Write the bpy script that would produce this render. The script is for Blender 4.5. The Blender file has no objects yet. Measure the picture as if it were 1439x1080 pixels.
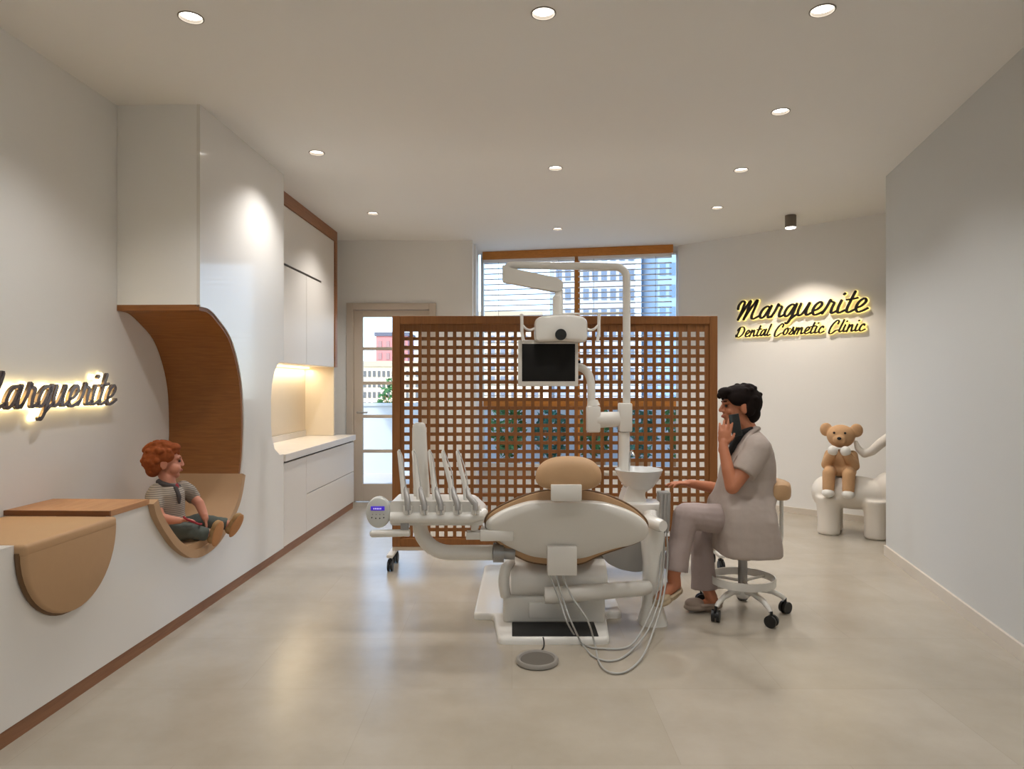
import bpy, bmesh, math, random
from mathutils import Vector, Matrix
random.seed(7)
sc = bpy.context.scene
COL = sc.collection
PI = math.pi
R = math.radians

# ------------------------------------------------------------------ camera, sky, exposure
F, CX, CY, HC = 950.0, 719.5, 540.0, 1.35      # focal length in pixels of the 1439x1080 frame, eye height
cam_d = bpy.data.cameras.new('camera')
cam_d.sensor_fit = 'HORIZONTAL'
cam_d.sensor_width = 36.0
cam_d.lens = 36.0 * F / 1439.0
cam_d.clip_start, cam_d.clip_end = 0.05, 500
cam = bpy.data.objects.new('camera', cam_d)
cam.location = (0, 0, HC)
cam.rotation_euler = (PI / 2, 0, 0)
COL.objects.link(cam)
sc.camera = cam

sc.view_settings.view_transform = 'Standard'
sc.view_settings.look = 'None'
sc.view_settings.gamma = 1.0
sc.view_settings.use_curve_mapping = False
sc.view_settings.exposure = 0.1

world = bpy.data.worlds.new('sky')
sc.world = world
world.use_nodes = True
wn = world.node_tree
wn.nodes.clear()
w_out = wn.nodes.new('ShaderNodeOutputWorld')
w_bg = wn.nodes.new('ShaderNodeBackground')
w_sky = wn.nodes.new('ShaderNodeTexSky')
w_sky.sky_type = 'HOSEK_WILKIE'
w_sky.sun_direction = (-0.3, -0.7, 0.65)
w_sky.turbidity = 4.0
w_bg.inputs['Strength'].default_value = 17.0
wn.links.new(w_sky.outputs[0], w_bg.inputs['Color'])
wn.links.new(w_bg.outputs[0], w_out.inputs['Surface'])

sun_d = bpy.data.lights.new('sun', 'SUN')
sun_d.energy = 3.0
sun_d.angle = R(2)
sun_d.color = (1.0, 0.95, 0.88)
sun = bpy.data.objects.new('sun', sun_d)
sun.rotation_euler = Vector((-0.45, -0.75, 0.8)).to_track_quat('Z', 'Y').to_euler()   # from behind the room, onto the houses opposite
COL.objects.link(sun)

DOWNLIGHT_W = 13.0        # each ceiling downlight
LAMP_COL = (1.0, 0.985, 0.97)

# ------------------------------------------------------------------ helpers
def srgb(r, g, b):
    def f(c):
        c /= 255.0
        return c / 12.92 if c <= 0.04045 else ((c + 0.055) / 1.055) ** 2.4
    return (f(r), f(g), f(b), 1.0)

def P(px, py, Y):
    """world point seen at a pixel of the frame, at distance Y in front of the camera"""
    return Vector(((px - CX) / F * Y, Y, HC - (py - CY) / F * Y))

MATS = {}
def mat(name, col, rough=0.5, metal=0.0, noise=0.0, nscale=20.0, bump=0.0, bscale=200.0, spec=0.5,
        coat=0.0, emit=None, estr=0.0, trans=0.0, sheen=0.0):
    m = bpy.data.materials.new(name)
    m.use_nodes = True
    nt = m.node_tree
    b = nt.nodes['Principled BSDF']
    b.inputs['Base Color'].default_value = col
    b.inputs['Roughness'].default_value = rough
    b.inputs['Metallic'].default_value = metal
    b.inputs['Specular IOR Level'].default_value = spec
    b.inputs['Coat Weight'].default_value = coat
    b.inputs['Coat Roughness'].default_value = 0.05
    b.inputs['Sheen Weight'].default_value = sheen
    if trans:
        b.inputs['Transmission Weight'].default_value = trans
    if emit:
        b.inputs['Emission Color'].default_value = emit
        b.inputs['Emission Strength'].default_value = estr
    tc = nt.nodes.new('ShaderNodeTexCoord')
    if noise:
        n = nt.nodes.new('ShaderNodeTexNoise')
        n.inputs['Scale'].default_value = nscale
        n.inputs['Detail'].default_value = 5
        nt.links.new(tc.outputs['Object'], n.inputs['Vector'])
        mx = nt.nodes.new('ShaderNodeMix')
        mx.data_type = 'RGBA'
        mx.inputs[6].default_value = tuple(min(1, c * (1 - noise)) for c in col[:3]) + (1,)
        mx.inputs[7].default_value = tuple(min(1, c * (1 + noise)) for c in col[:3]) + (1,)
        nt.links.new(n.outputs['Fac'], mx.inputs[0])
        nt.links.new(mx.outputs[2], b.inputs['Base Color'])
    if bump:
        n2 = nt.nodes.new('ShaderNodeTexNoise')
        n2.inputs['Scale'].default_value = bscale
        n2.inputs['Detail'].default_value = 3
        nt.links.new(tc.outputs['Object'], n2.inputs['Vector'])
        bp = nt.nodes.new('ShaderNodeBump')
        bp.inputs['Strength'].default_value = bump
        bp.inputs['Distance'].default_value = 0.002
        nt.links.new(n2.outputs['Fac'], bp.inputs['Height'])
        nt.links.new(bp.outputs[0], b.inputs['Normal'])
    MATS[name] = m
    return m

def wood(name, c1, c2, rough=0.45, axis='Z', scale=6.0):
    m = mat(name, c1, rough)
    nt = m.node_tree
    b = nt.nodes['Principled BSDF']
    tc = nt.nodes.new('ShaderNodeTexCoord')
    mp = nt.nodes.new('ShaderNodeMapping')
    s = {'X': (1, 14, 14), 'Y': (14, 1, 14), 'Z': (14, 14, 1)}[axis]
    mp.inputs['Scale'].default_value = s
    n = nt.nodes.new('ShaderNodeTexNoise')
    n.inputs['Scale'].default_value = scale
    n.inputs['Detail'].default_value = 8
    n.inputs['Distortion'].default_value = 0.6
    cr = nt.nodes.new('ShaderNodeValToRGB')
    cr.color_ramp.elements[0].position = 0.3
    cr.color_ramp.elements[1].position = 0.7
    cr.color_ramp.elements[0].color = c1
    cr.color_ramp.elements[1].color = c2
    nt.links.new(tc.outputs['Object'], mp.inputs['Vector'])
    nt.links.new(mp.outputs[0], n.inputs['Vector'])
    nt.links.new(n.outputs['Fac'], cr.inputs[0])
    nt.links.new(cr.outputs[0], b.inputs['Base Color'])
    return m

def catmull(pts, n=8, closed=False):
    pts = [Vector(p) for p in pts]
    out = []
    N = len(pts)
    segs = N if closed else N - 1
    for i in range(segs):
        p1, p2 = pts[i], pts[(i + 1) % N]
        p0 = pts[i - 1] if (i > 0 or closed) else p1 * 2 - p2
        p3 = pts[(i + 2) % N] if (i + 2 < N or closed) else p2 * 2 - p1
        for k in range(n):
            t = k / n
            out.append(0.5 * ((2 * p1) + (p2 - p0) * t + (2 * p0 - 5 * p1 + 4 * p2 - p3) * t * t + (3 * p1 - p0 - 3 * p2 + p3) * t ** 3))
    if not closed:
        out.append(pts[-1])
    return out

class MB:
    """collects shapes into one mesh"""
    def __init__(self):
        self.v, self.f = [], []
    def add(self, vs, fs):
        o = len(self.v)
        self.v += [Vector(v) for v in vs]
        self.f += [tuple(i + o for i in f) for f in fs]
        return self
    def xf(self, M):
        self.v = [M @ v for v in self.v]
        return self
    def join(self, other):
        return self.add(other.v, other.f)
    def box(self, lo, hi, r=0.0, seg=2):
        lo, hi = Vector(lo), Vector(hi)
        bm = bmesh.new()
        bmesh.ops.create_cube(bm, size=1.0)
        c, s = (lo + hi) / 2, hi - lo
        for v in bm.verts:
            v.co = Vector((v.co.x * s.x, v.co.y * s.y, v.co.z * s.z)) + c
        if r > 0:
            r = min(r, 0.49 * min(abs(s.x), abs(s.y), abs(s.z)))
            bmesh.ops.bevel(bm, geom=list(bm.edges), offset=r, segments=seg, profile=0.5, affect='EDGES')
        return self.bm(bm)
    def bm(self, bm, M=None):
        bm.verts.index_update()
        vs = [(M @ v.co) if M else v.co.copy() for v in bm.verts]
        fs = [tuple(v.index for v in f.verts) for f in bm.faces]
        bm.free()
        return self.add(vs, fs)
    def obox(self, c, size, M, r=0.0, seg=2):
        b = MB().box(-Vector(size) / 2, Vector(size) / 2, r, seg)
        b.xf(Matrix.Translation(c) @ M.to_4x4())
        return self.join(b)
    def rings(self, rings, cap0=True, cap1=True, closed=False):
        n = len(rings[0])
        vs = [p for r in rings for p in r]
        fs = []
        m = len(rings)
        for i in range(m if closed else m - 1):
            a, b = i * n, ((i + 1) % m) * n
            for k in range(n):
                k2 = (k + 1) % n
                fs.append((a + k, a + k2, b + k2, b + k))
        if not closed:
            if cap0: fs.append(tuple(range(n))[::-1])
            if cap1: fs.append(tuple((m - 1) * n + k for k in range(n)))
        return self.add(vs, fs)
    def tube(self, pts, rad, n=12, caps=True, flat=1.0, closed=False):
        pts = [Vector(p) for p in pts]
        m = len(pts)
        if not hasattr(rad, '__len__'):
            rad = [rad] * m
        T = []
        for i in range(m):
            if closed:
                d = pts[(i + 1) % m] - pts[i - 1]
            else:
                d = pts[min(i + 1, m - 1)] - pts[max(i - 1, 0)]
            T.append(d.normalized())
        up = Vector((0, 0, 1)) if abs(T[0].z) < 0.9 else Vector((0, 1, 0))
        u = T[0].cross(up).normalized()
        rings = []
        for i in range(m):
            u = (u - T[i] * u.dot(T[i])).normalized()
            w = T[i].cross(u)
            rings.append([pts[i] + (u * math.cos(2 * PI * k / n) * flat + w * math.sin(2 * PI * k / n)) * rad[i] for k in range(n)])
        return self.rings(rings, caps, caps, closed)
    def cyl(self, a, b, r, r2=None, n=24):
        return self.tube([a, b], [r, r if r2 is None else r2], n)
    def lathe(self, prof, c=(0, 0, 0), n=32, M=None):
        """prof: list of (radius, height) from bottom to top"""
        rings = [[Vector((r * math.cos(2 * PI * k / n), r * math.sin(2 * PI * k / n), z)) for k in range(n)] for r, z in prof]
        b = MB().rings(rings)
        b.xf(Matrix.Translation(c) @ (M.to_4x4() if M else Matrix()))
        return self.join(b)
    def ell(self, c, r, M=None, n=16, m=10):
        rings = []
        for j in range(1, m):
            t = PI * j / m
            rings.append([Vector((r[0] * math.sin(t) * math.cos(2 * PI * k / n), r[1] * math.sin(t) * math.sin(2 * PI * k / n), -r[2] * math.cos(t))) for k in range(n)])
        b = MB().rings(rings, False, False)
        vb, vt = len(b.v), len(b.v) + 1
        b.v += [Vector((0, 0, -r[2])), Vector((0, 0, r[2]))]
        last = (m - 2) * n
        for k in range(n):
            b.f.append((vb, (k + 1) % n, k))
            b.f.append((vt, last + k, last + (k + 1) % n))
        b.xf(Matrix.Translation(c) @ (M.to_4x4() if M else Matrix()))
        return self.join(b)
    def limb(self, pts, rad, n=14):
        """round-ended limb of balls and cones"""
        pts = [Vector(p) for p in pts]
        for p, r in zip(pts, rad):
            self.ell(p, (r, r, r), n=n, m=9)
        for i in range(len(pts) - 1):
            if (pts[i + 1] - pts[i]).length > 1e-5:
                self.tube([pts[i], pts[i + 1]], [rad[i], rad[i + 1]], n)
        return self
    def prism(self, poly, fn, d0, d1):
        """polygon of (a,b) points pushed from depth d0 to d1; fn(a,b,d) -> point"""
        n = len(poly)
        vs = [fn(a, b, d0) for a, b in poly] + [fn(a, b, d1) for a, b in poly]
        fs = [tuple(range(n))[::-1], tuple(range(n, 2 * n))]
        for k in range(n):
            k2 = (k + 1) % n
            fs.append((k, k2, n + k2, n + k))
        return self.add(vs, fs)
    def mesh(self, name):
        me = bpy.data.meshes.new(name)
        me.from_pydata([tuple(v) for v in self.v], [], self.f)
        bm = bmesh.new()
        bm.from_mesh(me)
        bmesh.ops.recalc_face_normals(bm, faces=bm.faces)
        bm.to_mesh(me)
        bm.free()
        me.update()
        return me

WM = {}
def wm(o):
    return WM.get(o.name, Matrix())

def link(o, parent=None):
    COL.objects.link(o)
    if parent is not None:
        o.parent = parent
        o.matrix_parent_inverse = wm(parent).inverted()
    return o

def build(name, mb, m, parent=None, smooth=True, angle=35, label=None):
    me = mb.mesh(name)
    me.materials.append(m)
    if smooth:
        for p in me.polygons:
            p.use_smooth = True
        me.set_sharp_from_angle(angle=R(angle))
    o = bpy.data.objects.new(name, me)
    link(o, parent)
    if label:
        o['label'] = label
    return o

def organic(name, mb, m, parent=None, voxel=0.006, it=3, fac=0.5, disp=0.0, dscale=0.03):
    """blend overlapping shapes into one continuous surface"""
    me = mb.mesh(name)
    o = bpy.data.objects.new(name, me)
    COL.objects.link(o)
    md = o.modifiers.new('remesh', 'REMESH')
    md.mode = 'VOXEL'
    md.voxel_size = voxel
    md.use_smooth_shade = True
    sm = o.modifiers.new('smooth', 'SMOOTH')
    sm.factor = fac
    sm.iterations = it
    if disp:
        tx = bpy.data.textures.new(name + '_lumps', 'CLOUDS')
        tx.noise_scale = dscale
        dm = o.modifiers.new('lumps', 'DISPLACE')
        dm.texture = tx
        dm.strength = disp
        dm.mid_level = 0.5
        dm.texture_coords = 'LOCAL'
    dg = bpy.context.evaluated_depsgraph_get()
    dg.update()
    me2 = bpy.data.meshes.new_from_object(o.evaluated_get(dg))
    o.modifiers.clear()
    o.data = me2
    me2.name = name
    bpy.data.meshes.remove(me)
    me2.materials.clear()
    me2.materials.append(m)
    for p in me2.polygons:
        p.use_smooth = True
    if parent is not None:
        o.parent = parent
        o.matrix_parent_inverse = wm(parent).inverted()
    return o

def tag(o, label, cat, group=None, kind=None):
    o['label'] = label
    o['category'] = cat
    if group: o['group'] = group
    if kind: o['kind'] = kind
    return o

def thing(name, loc, label, cat, group=None):
    o = bpy.data.objects.new(name, None)
    o.empty_display_size = 0.1
    COL.objects.link(o)
    o.location = loc
    WM[o.name] = Matrix.Translation(loc)
    return tag(o, label, cat, group)

def struct(name, mb, m, parent=None, smooth=False):
    o = build(name, mb, m, parent, smooth)
    if parent is None:
        o['kind'] = 'structure'
    return o

def copy_tree(o, parent=None):
    c = o.copy()
    COL.objects.link(c)
    if parent is not None:
        inv = o.matrix_parent_inverse.copy()
        c.parent = parent
        c.matrix_parent_inverse = inv
    for ch in list(o.children):
        copy_tree(ch, c)
    return c

# ------------------------------------------------------------------ materials
M_wall = mat('wall_paint', srgb(240, 238, 234), 0.85, noise=0.015, nscale=3, bump=0.15, bscale=150)
M_wall_dim = mat('wall_paint_dimmed', srgb(207, 206, 202), 0.85, bump=0.15, bscale=150)  # wall paint darkened for the right wall, shade in the colour against excess light
M_ceil = mat('ceiling_paint', srgb(241, 238, 233), 0.9)
M_gloss = mat('gloss_white_laminate', srgb(228, 224, 218), 0.22, spec=0.5, coat=0.35)
M_cab = mat('cabinet_white', srgb(226, 218, 208), 0.4)
M_cabseam = mat('cabinet_shadow_gap', srgb(70, 60, 50), 0.8)
M_niche = mat('niche_lining', srgb(228, 214, 192), 0.6, noise=0.02, nscale=8)
M_marble = mat('marble_worktop', srgb(226, 219, 210), 0.25, noise=0.06, nscale=9)
M_skirt = mat('skirting_stone', srgb(214, 203, 188), 0.45, noise=0.03, nscale=12)
M_walnut = wood('nook_wood', srgb(134, 82, 36), srgb(154, 98, 46), 0.5, 'X')
M_bench = wood('bench_wood', srgb(176, 126, 88), srgb(194, 146, 104), 0.5, 'Y')
M_benchedge = wood('bench_edge_wood', srgb(116, 70, 34), srgb(132, 82, 40), 0.5, 'X')
M_plinth = wood('plinth_wood', srgb(134, 90, 62), srgb(150, 106, 74), 0.5, 'Y')
M_trimwood = wood('cabinet_trim_wood', srgb(142, 92, 56), srgb(160, 108, 70), 0.5, 'Y')
M_screen = wood('screen_wood', srgb(132, 82, 36), srgb(150, 96, 46), 0.5, 'Z', 4)
M_winwood = wood('window_wood', srgb(186, 116, 42), srgb(204, 134, 56), 0.45, 'X')
M_tan = mat('tan_upholstery', srgb(190, 152, 112), 0.6, noise=0.03, nscale=30, bump=0.1, bscale=400)
M_seat = mat('nook_seat_cover', srgb(184, 148, 112), 0.7, noise=0.03, nscale=30, bump=0.1, bscale=300)
M_piping = mat('dark_piping', srgb(112, 82, 52), 0.6)
M_white = mat('dental_white', srgb(222, 217, 208), 0.35)
M_white2 = mat('dental_white_gloss', srgb(226, 222, 214), 0.22, coat=0.2)
M_grey = mat('dental_grey', srgb(150, 146, 140), 0.45)
M_steel = mat('brushed_steel', srgb(160, 157, 153), 0.4, metal=0.5)
M_chrome = mat('chrome', srgb(220, 220, 220), 0.12, metal=1.0)
M_hose = mat('grey_hose', srgb(172, 170, 164), 0.4)
M_black = mat('black_plastic', srgb(24, 23, 22), 0.45)
M_blackmat = mat('black_rubber_mat', srgb(22, 21, 20), 0.6, bump=0.4, bscale=250)
M_scr = mat('switched_off_screen', srgb(26, 25, 24), 0.55, spec=.2)
M_purple = mat('purple_display', srgb(70, 40, 190), 0.4, emit=srgb(80, 50, 210), estr=0.35)
M_lamp = mat('downlight_diffuser', srgb(255, 250, 240), 0.5, emit=(1.0, 0.95, 0.88, 1), estr=6.0)
M_can = mat('downlight_can', srgb(120, 112, 100), 0.5)
M_trimring = mat('downlight_ring', srgb(150, 142, 130), 0.5)
M_led = mat('led_strip', srgb(255, 226, 170), 0.5, emit=srgb(255, 226, 160), estr=4.0)
M_halo = mat('sign_backlight', srgb(255, 236, 150), 0.5, emit=srgb(255, 226, 130), estr=1.3)
M_halo2 = mat('sign_backlight_white', srgb(255, 240, 190), 0.5, emit=srgb(255, 232, 170), estr=5.0)
M_letter = mat('black_letter', srgb(26, 22, 22), 0.35)
M_letter2 = mat('dark_metal_letter', srgb(104, 90, 84), 0.25, metal=0.75)
M_glass = bpy.data.materials.new('window_glass')
M_glass.use_nodes = True
_g = M_glass.node_tree
_g.nodes.clear()
_o = _g.nodes.new('ShaderNodeOutputMaterial'); _m = _g.nodes.new('ShaderNodeMixShader')
_t = _g.nodes.new('ShaderNodeBsdfTransparent'); _s = _g.nodes.new('ShaderNodeBsdfGlossy'); _fr = _g.nodes.new('ShaderNodeFresnel')
_s.inputs['Roughness'].default_value = 0.02
_fr.inputs['IOR'].default_value = 1.25
_g.links.new(_fr.outputs[0], _m.inputs[0]); _g.links.new(_t.outputs[0], _m.inputs[1]); _g.links.new(_s.outputs[0], _m.inputs[2]); _g.links.new(_m.outputs[0], _o.inputs['Surface'])
M_blind = mat('white_blind_slat', srgb(240, 240, 242), 0.5)
M_doorframe = mat('door_paint', srgb(206, 192, 176), 0.5)

# floor: large honed stone slabs
M_floor = mat('stone_floor', srgb(196, 182, 160), 0.24)
_n = M_floor.node_tree
_b = _n.nodes['Principled BSDF']
_tc = _n.nodes.new('ShaderNodeTexCoord')
_br = _n.nodes.new('ShaderNodeTexBrick')
_br.inputs['Color1'].default_value = srgb(183, 173, 158)
_br.inputs['Color2'].default_value = srgb(178, 168, 152)
_br.inputs['Mortar'].default_value = srgb(171, 161, 146)
_br.inputs['Scale'].default_value = 1.0
_br.inputs['Mortar Size'].default_value = 0.0014
_br.inputs['Brick Width'].default_value = 1.2
_br.inputs['Row Height'].default_value = 0.6
_br.offset = 0.5
_nz = _n.nodes.new('ShaderNodeTexNoise')
_nz.inputs['Scale'].default_value = 2.2
_nz.inputs['Detail'].default_value = 9
_nz.inputs['Roughness'].default_value = 0.62
_mx = _n.nodes.new('ShaderNodeMix')
_mx.data_type = 'RGBA'
_mx.blend_type = 'MULTIPLY'
_mx.inputs[0].default_value = 0.8
_cr = _n.nodes.new('ShaderNodeValToRGB')
_cr.color_ramp.elements[0].position = 0.3
_cr.color_ramp.elements[1].position = 0.72
_cr.color_ramp.elements[0].color = (0.80, 0.78, 0.74, 1)
_cr.color_ramp.elements[1].color = (1, 1, 1, 1)
_n.links.new(_tc.outputs['Object'], _br.inputs['Vector'])
_n.links.new(_tc.outputs['Object'], _nz.inputs['Vector'])
_n.links.new(_nz.outputs['Fac'], _cr.inputs[0])
_n.links.new(_br.outputs['Color'], _mx.inputs[6])
_n.links.new(_cr.outputs[0], _mx.inputs[7])
_n.links.new(_mx.outputs[2], _b.inputs['Base Color'])

# ------------------------------------------------------------------ room shell
H = 3.0
DL = [  # downlight centres
    ('near left', -1.444, 3.04), ('near middle', 0.14, 3.006), ('near right', 1.37, 2.983), ('right', 1.624, 4.087),
    ('left', -1.391, 4.816), ('middle', 0.331, 5.156), ('right2', 1.762, 5.2), ('far left', -1.341, 6.518),
    ('far right', 1.916, 6.31), ('far middle', 0.483, 7.17)]
DL_BACK = [(-1.45, 1.25), (0.05, 1.2), (1.0, 1.15), (-1.5, -0.6), (0.0, -0.6), (0.85, -0.7)]
DLR = 0.05

def wall_between(name, a, b, z0=0.0, z1=H, th=0.14, side=1, m=None):
    """upright wall whose room face runs a->b; thickness goes to the left of a->b when side = 1"""
    a, b = Vector(a), Vector(b)
    d = (b - a).normalized()
    n = Vector((-d.y, d.x)) * side * th
    poly = [a, b, b + n, a + n]
    mb = MB().prism([(p.x, p.y) for p in poly], lambda x, y, z: Vector((x, y, z)), z0, z1)
    return struct(name, mb, m or M_wall)

struct('floor', MB().box((-3.2, -2.7, -0.1), (4.6, 8.62, 0)), M_floor)
# ceiling with real holes for the downlights
bm = bmesh.new()
def loop(pts):
    vs = [bm.verts.new(p) for p in pts]
    for i in range(len(vs)):
        bm.edges.new((vs[i], vs[(i + 1) % len(vs)]))
loop([(-3.2, -2.7, H), (4.6, -2.7, H), (4.6, 8.62, H), (-3.2, 8.62, H)])
for x, y in [(d[1], d[2]) for d in DL] + DL_BACK:
    loop([(x + (DLR + .003) * math.cos(2 * PI * k / 32), y + (DLR + .003) * math.sin(2 * PI * k / 32), H) for k in range(32)])
bmesh.ops.triangle_fill(bm, use_beauty=True, use_dissolve=False, edges=list(bm.edges))
cmb = MB().bm(bm)
ceil_o = struct('ceiling', cmb, M_ceil)
struct('roof_slab', MB().box((-3.2, -2.7, H + 0.2), (4.6, 8.62, H + 0.3)), M_ceil)  # unseen slab added over the ceiling to block light

LW0, LW1 = (-2.46 + .0305 * -2.6, -2.6), (-2.46 + .0305 * 7.75, 7.75)
wall_between('wall_left', LW0, LW1, side=1)
# wall with the glazed door
DY = 7.75
mb = MB()
mb.box((-2.6, DY, 0), (-1.893, DY + .2, H))
mb.box((-1.893, DY, 2.28), (-0.869, DY + .2, H))
mb.box((-0.869, DY, 0), (-0.453, DY + .2, H))
struct('wall_door', mb, M_wall)
W0, W1 = Vector((-0.40, 8.52)), Vector((1.976, 8.045))
mb = MB().box((-0.56, DY + .2, 0), (-0.425, 8.62, H))
struct('wall_window_return', mb, M_wall)
# window wall below the glazing, and sign wall on the diagonal
wd = (W1 - W0).normalized()
wnrm = Vector((-wd.y, wd.x))
def WP(t, n, z):          # along the window wall, outwards from it, up
    q = W0 + wd * t + wnrm * n
    return Vector((q.x, q.y, z))
WL = (W1 - W0).length
struct('wall_under_window', MB().prism([(0, 0), (WL, 0), (WL, .3), (0, .3)], lambda t, z, n: WP(t, n, z), 0.0, 0.14), M_wall)
struct('wall_over_window', MB().prism([(0, 2.95), (WL, 2.95), (WL, H), (0, H)], lambda t, z, n: WP(t, n, z), 0.03, 0.14), M_wall)
S0 = Vector((1.976, 8.045))
sd = Vector((1.676, -1.59)).normalized()
sn = Vector((-sd.y, sd.x)) * -1          # into the room
S1 = S0 + sd * 3.35
wall_between('wall_sign', S0, S1, side=1)
def SP(t, n, z):
    q = S0 + sd * t + sn * n
    return Vector((q.x, q.y, z))
R1, rd = Vector((2.965, 5.36)), Vector((-0.226, -1)).normalized()
R0 = R1 + rd * 8.2
wall_between('wall_right', R0, R1, side=-1, th=0.16, m=M_wall_dim)
wall_between('wall_light_closure_side', (S1.x, S1.y), (S1.x, 4.4), side=1)  # unseen walls added to close the gap beside wall_sign against outside light
wall_between('wall_light_closure_end', (S1.x + .1, 4.5), (2.9, 4.5), side=1)
mb = MB()
bx0, bx1, bz0, bz1 = -1.2, -.1, 1.0, 2.2
mb.box((-2.75, -2.69, 0), (bx0, -2.55, H)).box((bx1, -2.69, 0), (1.5, -2.55, H)).box((bx0, -2.69, bz1), (bx1, -2.55, H)).box((bx0, -2.69, 0), (bx1, -2.55, bz0))
struct('wall_back', mb, M_wall)
# unseen window added behind the viewpoint to bring in fill daylight
sf = thing('window_added_fill', (-.65, -2.62, bz0), 'x', 'x')
del sf['category']; del sf['label']
sf['kind'] = 'structure'
mb = MB()
for x in (bx0, (bx0 + bx1) / 2 - .03, bx1 - .06):
    mb.box((x, -2.66, bz0), (x + .06, -2.58, bz1))
mb.box((bx0 + .06, -2.66, bz0), (bx1 - .06, -2.58, bz0 + .06)).box((bx0 + .06, -2.66, bz1 - .06), (bx1 - .06, -2.58, bz1))
build('window_frame', mb, M_white, sf, False)
build('glass_pane', MB().box((bx0 + .05, -2.625, bz0 + .05), (bx1 - .05, -2.617, bz1 - .05)), M_glass, sf, False)
struct('ground_street', MB().box((-30, -40, -.14), (30, -2.7, -.04)), mat('pavement', srgb(170, 166, 160), .8))
# skirting
def skirt(name, a, b, h, d, side, m=M_skirt):
    a, b = Vector(a), Vector(b)
    dd = (b - a).normalized()
    n = Vector((-dd.y, dd.x)) * side * d
    poly = [a, b, b + n, a + n]
    mb = MB().prism([(p.x, p.y) for p in poly], lambda x, y, z: Vector((x, y, z)), 0.0, h)
    return struct(name, mb, m)
skirt('baseboard_right', R0, R1, 0.078, 0.016, 1)
skirt('baseboard_sign', S0, S1, 0.06, 0.014, -1)

# glazed door
door = thing('door_1', (-1.381, DY, 0), 'painted balcony door with glass panes beside the wooden screen', 'door')
del door['category']; del door['label']
door['kind'] = 'structure'
mb = MB()
mb.box((-1.893, DY - .03, 0), (-1.815, DY + .1, 2.28), .004)
mb.box((-0.947, DY - .03, 0), (-0.869, DY + .1, 2.28), .004)
mb.box((-1.8145, DY - .03, 2.205), (-0.9475, DY + .1, 2.28), .004)
build('door_frame', mb, M_doorframe, door, False)
mb = MB()
mb.box((-1.815, DY + .02, 0.01), (-1.717, DY + .07, 2.2), .003)
mb.box((-1.046, DY + .02, 0.01), (-0.947, DY + .07, 2.2), .003)
mb.box((-1.717, DY + .02, 2.125), (-1.046, DY + .07, 2.2), .003)
mb.box((-1.717, DY + .02, 0.01), (-1.046, DY + .07, 0.208), .003)
for z in (1.762, 1.366, .983, .583):
    mb.box((-1.717, DY + .025, z - .018), (-1.046, DY + .065, z + .018), .003)
build('door_leaf', mb, M_doorframe, door, False)
build('glass_pane', MB().box((-1.717, DY + .042, .208), (-1.046, DY + .048, 2.125)), M_glass, door, False)
mb = MB().cyl((-1.765, DY + .02, 1.03), (-1.765, DY - .035, 1.03), .011, n=16).tube([(-1.765, DY - .033, 1.03), (-1.72, DY - .036, 1.03), (-1.65, DY - .036, 1.03)], .009)
build('door_handle', mb, M_steel, door)

# window
win = thing('window_1', (W0.x, W0.y, .3), 'x', 'x')
del win['category']; del win['label']
win['kind'] = 'structure'
def wbar(mb, t0, t1, z0, z1, n0=.03, n1=.09):
    return mb.prism([(t0, z0), (t1, z0), (t1, z1), (t0, z1)], lambda t, z, n: WP(t, n, z), n0, n1)
mb = MB()
wbar(mb, 0, .035, .3, 2.95); wbar(mb, WL - .02, WL, .3, 2.95)
wbar(mb, 0, WL, 2.91, 2.95); wbar(mb, 0, WL, .3, .36)
build('window_frame', mb, M_white, win, False)
mb = MB()
wbar(mb, .035, WL - .02, 1.075, 1.15)
wbar(mb, 1.185, 1.25, .36, 2.91)
build('window_mullion', mb, M_winwood, win, False, label='warm wood mullion and transom')
build('glass_pane', wbar(MB(), .035, WL - .02, .36, 2.91, .058, .062), M_glass, win, False)
build('window_sill', MB().prism([(0, .28), (WL, .28), (WL, .305), (0, .305)], lambda t, z, n: WP(t, n, z), -.05, .03), M_white, win, False)
# wooden pelmet and two venetian blinds
o = build('pelmet', MB().prism([(0.055, 2.905), (WL - .06, 2.905), (WL - .06, 2.998), (0.055, 2.998)], lambda t, z, n: WP(t, n, z), -.10, -.0), M_winwood, None, False)
tag(o, 'long orange wood pelmet along the top of the window', 'pelmet')
def blind(t0, t1, label):
    c = WP((t0 + t1) / 2, -.03, 2.9)
    b = thing('venetian_blind', c, label, 'blind', 'venetian blinds at the window')
    mb = MB()
    z = 2.86
    while z > 1.17:
        a = R(-20)
        w = .016
        pr = []
        for q in (-1, 1):
            pr.append((q * w * math.cos(a), z + q * w * math.sin(a)))
        (n0, z0), (n1, z1) = pr
        mb.add([WP(t0, -.045 + n0, z0), WP(t1, -.045 + n0, z0), WP(t1, -.045, z + .003), WP(t0, -.045, z + .003), WP(t1, -.045 + n1, z1), WP(t0, -.045 + n1, z1)],
               [(0, 1, 2, 3), (3, 2, 4, 5)])
        z -= .066
    build('slats', mb, M_blind, b, False)
    mb = MB().prism([(t0, 2.868), (t1, 2.868), (t1, 2.904), (t0, 2.904)], lambda t, z, n: WP(t, n, z), -.07, -.02)
    build('head_rail', mb, M_blind, b, False)
    mb = MB().prism([(t0, 1.155), (t1, 1.155), (t1, 1.17), (t0, 1.17)], lambda t, z, n: WP(t, n, z), -.068, -.022)
    build('bottom_rail', mb, M_blind, b, False)
    for f in (.17, .83):
        t = t0 + (t1 - t0) * f
        build('ladder_cord', MB().cyl(WP(t, -.072, 1.17), WP(t, -.072, 2.87), .0025, n=6), M_hose, b)
blind(.06, 1.195, 'left white venetian blind hanging under the orange pelmet')
blind(1.24, WL - .075, 'right white venetian blind hanging under the orange pelmet')
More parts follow.
